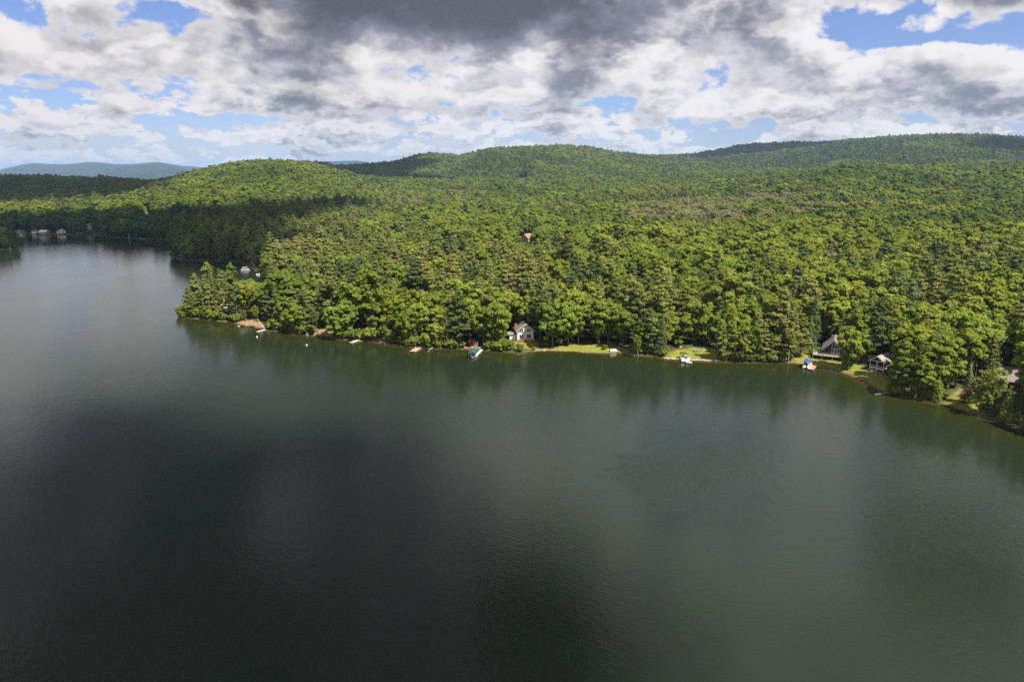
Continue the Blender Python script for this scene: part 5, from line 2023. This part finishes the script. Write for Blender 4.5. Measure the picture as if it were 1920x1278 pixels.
def swing_set():
    p = on_ground(1538, 662)
    t = thing("swing_set", "teal garden swing set behind the round bushes by the cabin", "swing set", p, R(-15))
    f = MB()
    for x in (-1.5, 1.5):
        for y in (-.9, .9):
            f.tube((x, y, 0), (x, 0, 2.3), .06)
    f.tube((-1.6, 0, 2.3), (1.6, 0, 2.3), .07)
    f.build("frame", M['teal'], t)
    for x in (-.6, .6):
        s_ = MB().box(x - .25, x + .25, -.12, .12, .5, .56)
        s_.tube((x - .22, 0, .55), (x - .22, 0, 2.28), .02, None, 4).tube((x + .22, 0, .55), (x + .22, 0, 2.28), .02, None, 4)
        s_.build("swing_seat", M['teal'], t)
    MB().hexa([(1.5, -.3, 1.5), (3.3, -.3, .1), (3.3, .3, .1), (1.5, .3, 1.5), (1.5, -.3, 1.6), (3.3, -.3, .2), (3.3, .3, .2), (1.5, .3, 1.6)]).build("slide", M['teal'], t)


swing_set()


def picnic():
    p = on_ground(1305, 658.5)
    t = thing("picnic_table", "grey wooden picnic table on the second lawn", "picnic table", p, R(12))
    tp = MB()
    for k in range(5):
        tp.box(-1.0, 1.0, -.45 + .18 * k, -.29 + .18 * k, .72, .77)
    tp.build("table_top", M['greywood'], t)
    for s in (-1, 1):
        MB().box(-1.0, 1.0, s * .8 - .14, s * .8 + .14, .43, .48).build("bench", M['greywood'], t)
        g = MB()
        for y in (-1, 1):
            g.hexa([(s * .7 - .05, y * .75 - .05, 0), (s * .7 + .05, y * .75 - .05, 0), (s * .7 + .05, y * .75 + .05, 0), (s * .7 - .05, y * .75 + .05, 0),
                    (s * .7 - .05, y * .2 - .05, .72), (s * .7 + .05, y * .2 - .05, .72), (s * .7 + .05, y * .2 + .05, .72), (s * .7 - .05, y * .2 + .05, .72)])
        g.build("leg", M['greywood'], t)

    def chair(px, py, rz, mat, label):
        p = on_ground(px, py)
        t = thing("garden_chair", label, "chair", p, R(rz))
        MB().hexa([(-.3, -.35, .38), (.3, -.35, .38), (.3, .25, .26), (-.3, .25, .26), (-.3, -.35, .42), (.3, -.35, .42), (.3, .25, .3), (-.3, .25, .3)]).build("seat", mat, t)
        MB().hexa([(-.3, .2, .26), (.3, .2, .26), (.3, .26, .26), (-.3, .26, .26), (-.32, .5, 1.05), (.32, .5, 1.05), (.32, .55, 1.05), (-.32, .55, 1.05)]).build("backrest", mat, t)
        for s in (-1, 1):
            MB().box(s * .36 - .05, s * .36 + .05, -.4, .35, .55, .6).build("armrest", mat, t)
            MB().box(s * .34 - .04, s * .34 + .04, -.38, -.3, 0, .55).box(s * .34 - .04, s * .34 + .04, .25, .33, 0, .55).build("leg", mat, t)
    chair(1309, 654.5, 200, M['greystone'], "grey garden chair behind the picnic table")
    chair(930, 655.5, 20, M['white'], "white garden chair on the dark bank right of the boat canopy")


picnic()


# ---- dead wood, bare trees, leaning birches
def bare_tree(px, py, ty, mat, label, seed, name="dead_tree", twigs=3, R_=1.0, cat="tree"):
    p = on_ground(px, py)
    h = 5.0
    lo, hi = 1.0, 60.0
    for _ in range(30):
        mid = (lo + hi) / 2
        if project(p.x, p.y, p.z + mid)[1] > ty:
            lo = mid
        else:
            hi = mid
    h = (lo + hi) / 2
    v, f = make_bare(seed, h, R_, twigs)
    v[:, 2] *= h / max(1e-3, v[:, 2].max())
    t = thing(name, label, cat, p)
    link("trunk", mesh_np("trunk", v, f, mat), t)


bare_tree(1767, 712, 622, BIRCH, "bare white dead tree standing up out of the leafy corner", 401, twigs=4, R_=0.8)
bare_tree(1822, 745, 676, DEADWOOD, "grey dead snag above the earth bank at the lower right", 402, R_=0.7)
bare_tree(1284, 560, 505, BIRCH, "pale leafless tree high in the wood above the second lawn", 403, twigs=4, R_=0.9)
bare_tree(704, 608, 524, DEADWOOD, "tall bare pale trunk rising behind the fallen branches", 404, twigs=1, R_=0.25)
bare_tree(708, 604, 534, DEADWOOD, "shorter bare trunk right beside the tall bare trunk", 405, twigs=1, R_=0.25)
bare_tree(1722, 700, 640, BIRCH, "thin white birch limbs showing in the leafy corner", 406, twigs=4, R_=0.7)
bare_tree(1632, 605, 560, DEADWOOD, "grey leafless tree in the wood above the brown cabin", 407, twigs=4, R_=0.9)


def leaning(pa, pb, mat, label, crown=None, col='yellow green', r=0.16, zt=None, name="birch_tree"):
    """trunk leaning from the ground at pa up to image point pb, seen at the same distance"""
    a = on_ground(*pa)
    d = Vector(ray(*pb))
    s = a.y / d.y
    b2 = Vector((d.x * s, d.y * s - 1.0, HCAM + d.z * s))
    t = thing(name, label, "tree", a)
    V, F = [], []
    e = np.array(b2 - a)
    m_ = e * 0.55 + np.array([0, 0, -0.25])
    tube(V, F, (0, 0, -.4), m_, r, r * .8, 7)
    tube(V, F, m_, e, r * .8, r * .4, 7)
    if crown:
        tube(V, F, e, e * 1.25 + np.array([0, 0, .5]), r * .4, r * .1, 5)
    link("trunk", mesh_np("trunk", V, F, mat), t)
    if crown:
        cm = SPECIES['birch'][1][1][0]
        c = link("crown", cm, t)
        c.location = tuple(e + np.array([0, 0, -crown * 6]))
        c.scale = (crown, crown, crown)
        set_tint(c, col, rnd)


leaning((496.5, 615.5), (481, 593), BIRCH, "white birch trunk leaning steeply left over the bare bank", 0.42, 'yellow green', 0.2)
leaning((467, 612), (459, 598), BIRCH, "thin white birch leaning left, left of the bare bank", 0.36, 'olive', 0.13)
leaning((598, 630), (591, 606), DEADWOOD, "dark slanting trunk standing on the sandy beach", 0.5, 'grey green', 0.17, name="slanting_tree")
leaning((340, 592), (333.5, 571), BIRCH, "short white dead trunk leaning out at the very tip of the point", None, None, 0.16, name="dead_tree")
leaning((1478.5, 680), (1478, 645), BIRCH, "pale birch trunk standing at the left end of the cabin lawn", 0.5, 'yellow green', 0.15)
leaning((1197, 668), (1193, 651), BIRCH, "thin pale trunk leaning over the water between the lawns", 0.4, 'mid green', 0.12)
leaning((1590.5, 693), (1590, 664), BIRCH, "pale birch trunk in front of the tree beside the brown cabin", 0.4, 'bright green', 0.13)


def log(pa, pb, za, zb, r, mat, label, name="fallen_log", branches=0, seed=1):
    a, b2 = Vector(ground(*pa, za)), Vector(ground(*pb, zb))
    V, F = [], []
    rg = np.random.default_rng(seed)
    m_ = (a + b2) / 2
    c = np.array(m_)
    pa_, pb_ = np.array(a) - c, np.array(b2) - c
    mid = np.array([0, 0.15, .12])
    tube(V, F, pa_, mid, r, r * .85, 7)
    tube(V, F, mid, pb_, r * .85, r * .5, 7)
    for k in range(branches):
        s = rg.uniform(.3, .95)
        st = pa_ * (1 - s) + pb_ * s
        e = st + (pb_ - pa_) * rg.uniform(.05, .3) + rg.normal(size=3) * np.array([.8, .8, .3]) * (np.linalg.norm(pb_ - pa_) * .18)
        e[2] = max(e[2], -0.1)
        tube(V, F, st, e, r * .5, r * .12, 5)
    o = link(name, mesh_np(name, V, F, mat))
    o.location = m_
    o['label'] = label
    o['category'] = "log"


log((811, 651), (802, 660), 0.7, 0.15, 0.16, DEADWOOD, "thin pale log slanting into the water right of the brown dock")
log((500, 621), (525, 621.5), 0.2, 0.2, 0.2, BARK, "dark fallen log lying along the shore right of the short grey dock", branches=2)
log((705, 634), (722, 646), 0.9, 0.15, 0.14, DEADWOOD, "bleached fallen branch reaching down to the water", branches=5, seed=3)
log((712, 634), (728, 646), 1.0, 0.1, 0.11, DEADWOOD, "thin bleached branch fallen beside the bleached fallen branch", branches=4, seed=4)
log((1668, 737), (1642, 739), 0.35, 0.1, 0.12, DEADWOOD, "grey driftwood branch lying in the shallows below the cottage lawn", branches=5, seed=5)
log((1925, 799), (1889, 795), 0.5, 0.15, 0.32, DEADWOOD, "bleached fallen trunk in the water at the lower right edge", branches=6, seed=6)
log((1928, 803), (1896, 800), 0.4, 0.1, 0.16, DEADWOOD, "thinner bleached trunk in the water below the thick one", branches=4, seed=7)
log((1190, 667), (1180, 664), 0.5, 0.3, 0.1, DEADWOOD, "small grey branch on the shore between the lawns", branches=3, seed=8)


def rock_mesh(seed, r=1.0):
    rg = np.random.default_rng(seed)
    rings = []
    for k in range(5):
        a = -math.pi / 2 + math.pi * (k + .5) / 5
        rings.append([(r * math.cos(a) * math.cos(q) * rg.uniform(.8, 1.15), r * math.cos(a) * math.sin(q) * rg.uniform(.7, 1.0), r * .6 * math.sin(a) * rg.uniform(.85, 1.1)) for q in np.linspace(0, 2 * math.pi, 8)[:-1]])
    return MB().loft(rings)


def shore_stones():
    """pale stone edging of the second lawn: too small to tell apart"""
    mb = MB()
    rg = np.random.default_rng(8)
    for k in range(150):
        px = rg.uniform(1246, 1348)
        py = np.interp(px, [1246, 1300, 1348], [671.6, 674.7, 676.6]) + rg.uniform(-.5, .25)
        x, y, _ = ground(px, py, 0.2)
        r = rg.uniform(.14, .34)
        s = rock_mesh(int(rg.integers(0, 1e6)), r)
        kk = len(mb.V)
        mb.V += [(v[0] * 1.3 + x, v[1] + y, v[2] + 0.22) for v in s.V]
        mb.F += [tuple(q + kk for q in f) for f in s.F]
    o = mb.build("edging_stones", M['lightstone'])
    o['kind'] = 'stuff'
    o['label'] = "pale stone edging along the waterline of the second lawn"
    for k, (px, py, r, lab) in enumerate([(577, 629, .8, "pale round boulder at the left end of the sandy beach"), (528, 617, .7, "pale flat boulder by the bushes left of the sandy beach"),
                                          (1341, 677, .5, "pinkish boulder at the right end of the pale stone edging"), (1276, 651, .6, "pale boulder at the back of the second lawn"),
                                          (885, 651.5, .6, "pale boulder on the bank left of the green boat canopy"), (448, 612, .6, "pale boulder at the left end of the bare bank"),
                                          (1020, 657.5, .5, "small pale boulder on the shore below the dark pine"), (858, 652, .6, "pale boulder on the bank below the pale pine trunk")]):
        p = on_ground(px, py)
        o = rock_mesh(70 + k, r).build("boulder", M['lightstone' if k % 2 else 'stone'])
        o.location = (p.x, p.y, p.z + r * .2)
        o['label'] = lab
        o['category'] = "boulder"
        o['group'] = "boulders along the shore"


shore_stones()

# three rounded garden bushes beside the cabin
for k, (px, lab) in enumerate([(1519.5, "round yellow green garden bush furthest from the cabin"), (1524.5, "round yellow green garden bush in the middle of the three"), (1534.5, "round yellow green garden bush nearest the cabin deck")]):
    p = on_ground(px, 664.5)
    cm, tm, jm, H, RR = SPECIES['shrub'][1][k]
    o = thing("shrub", lab, "bush", p, k * 1.3, "garden bushes by the cabin")
    o.scale = (0.42, 0.42, 0.62)
    c = link("crown", cm, o)
    set_tint(c, 'yellow green', rnd)
    link("trunk", tm, o)
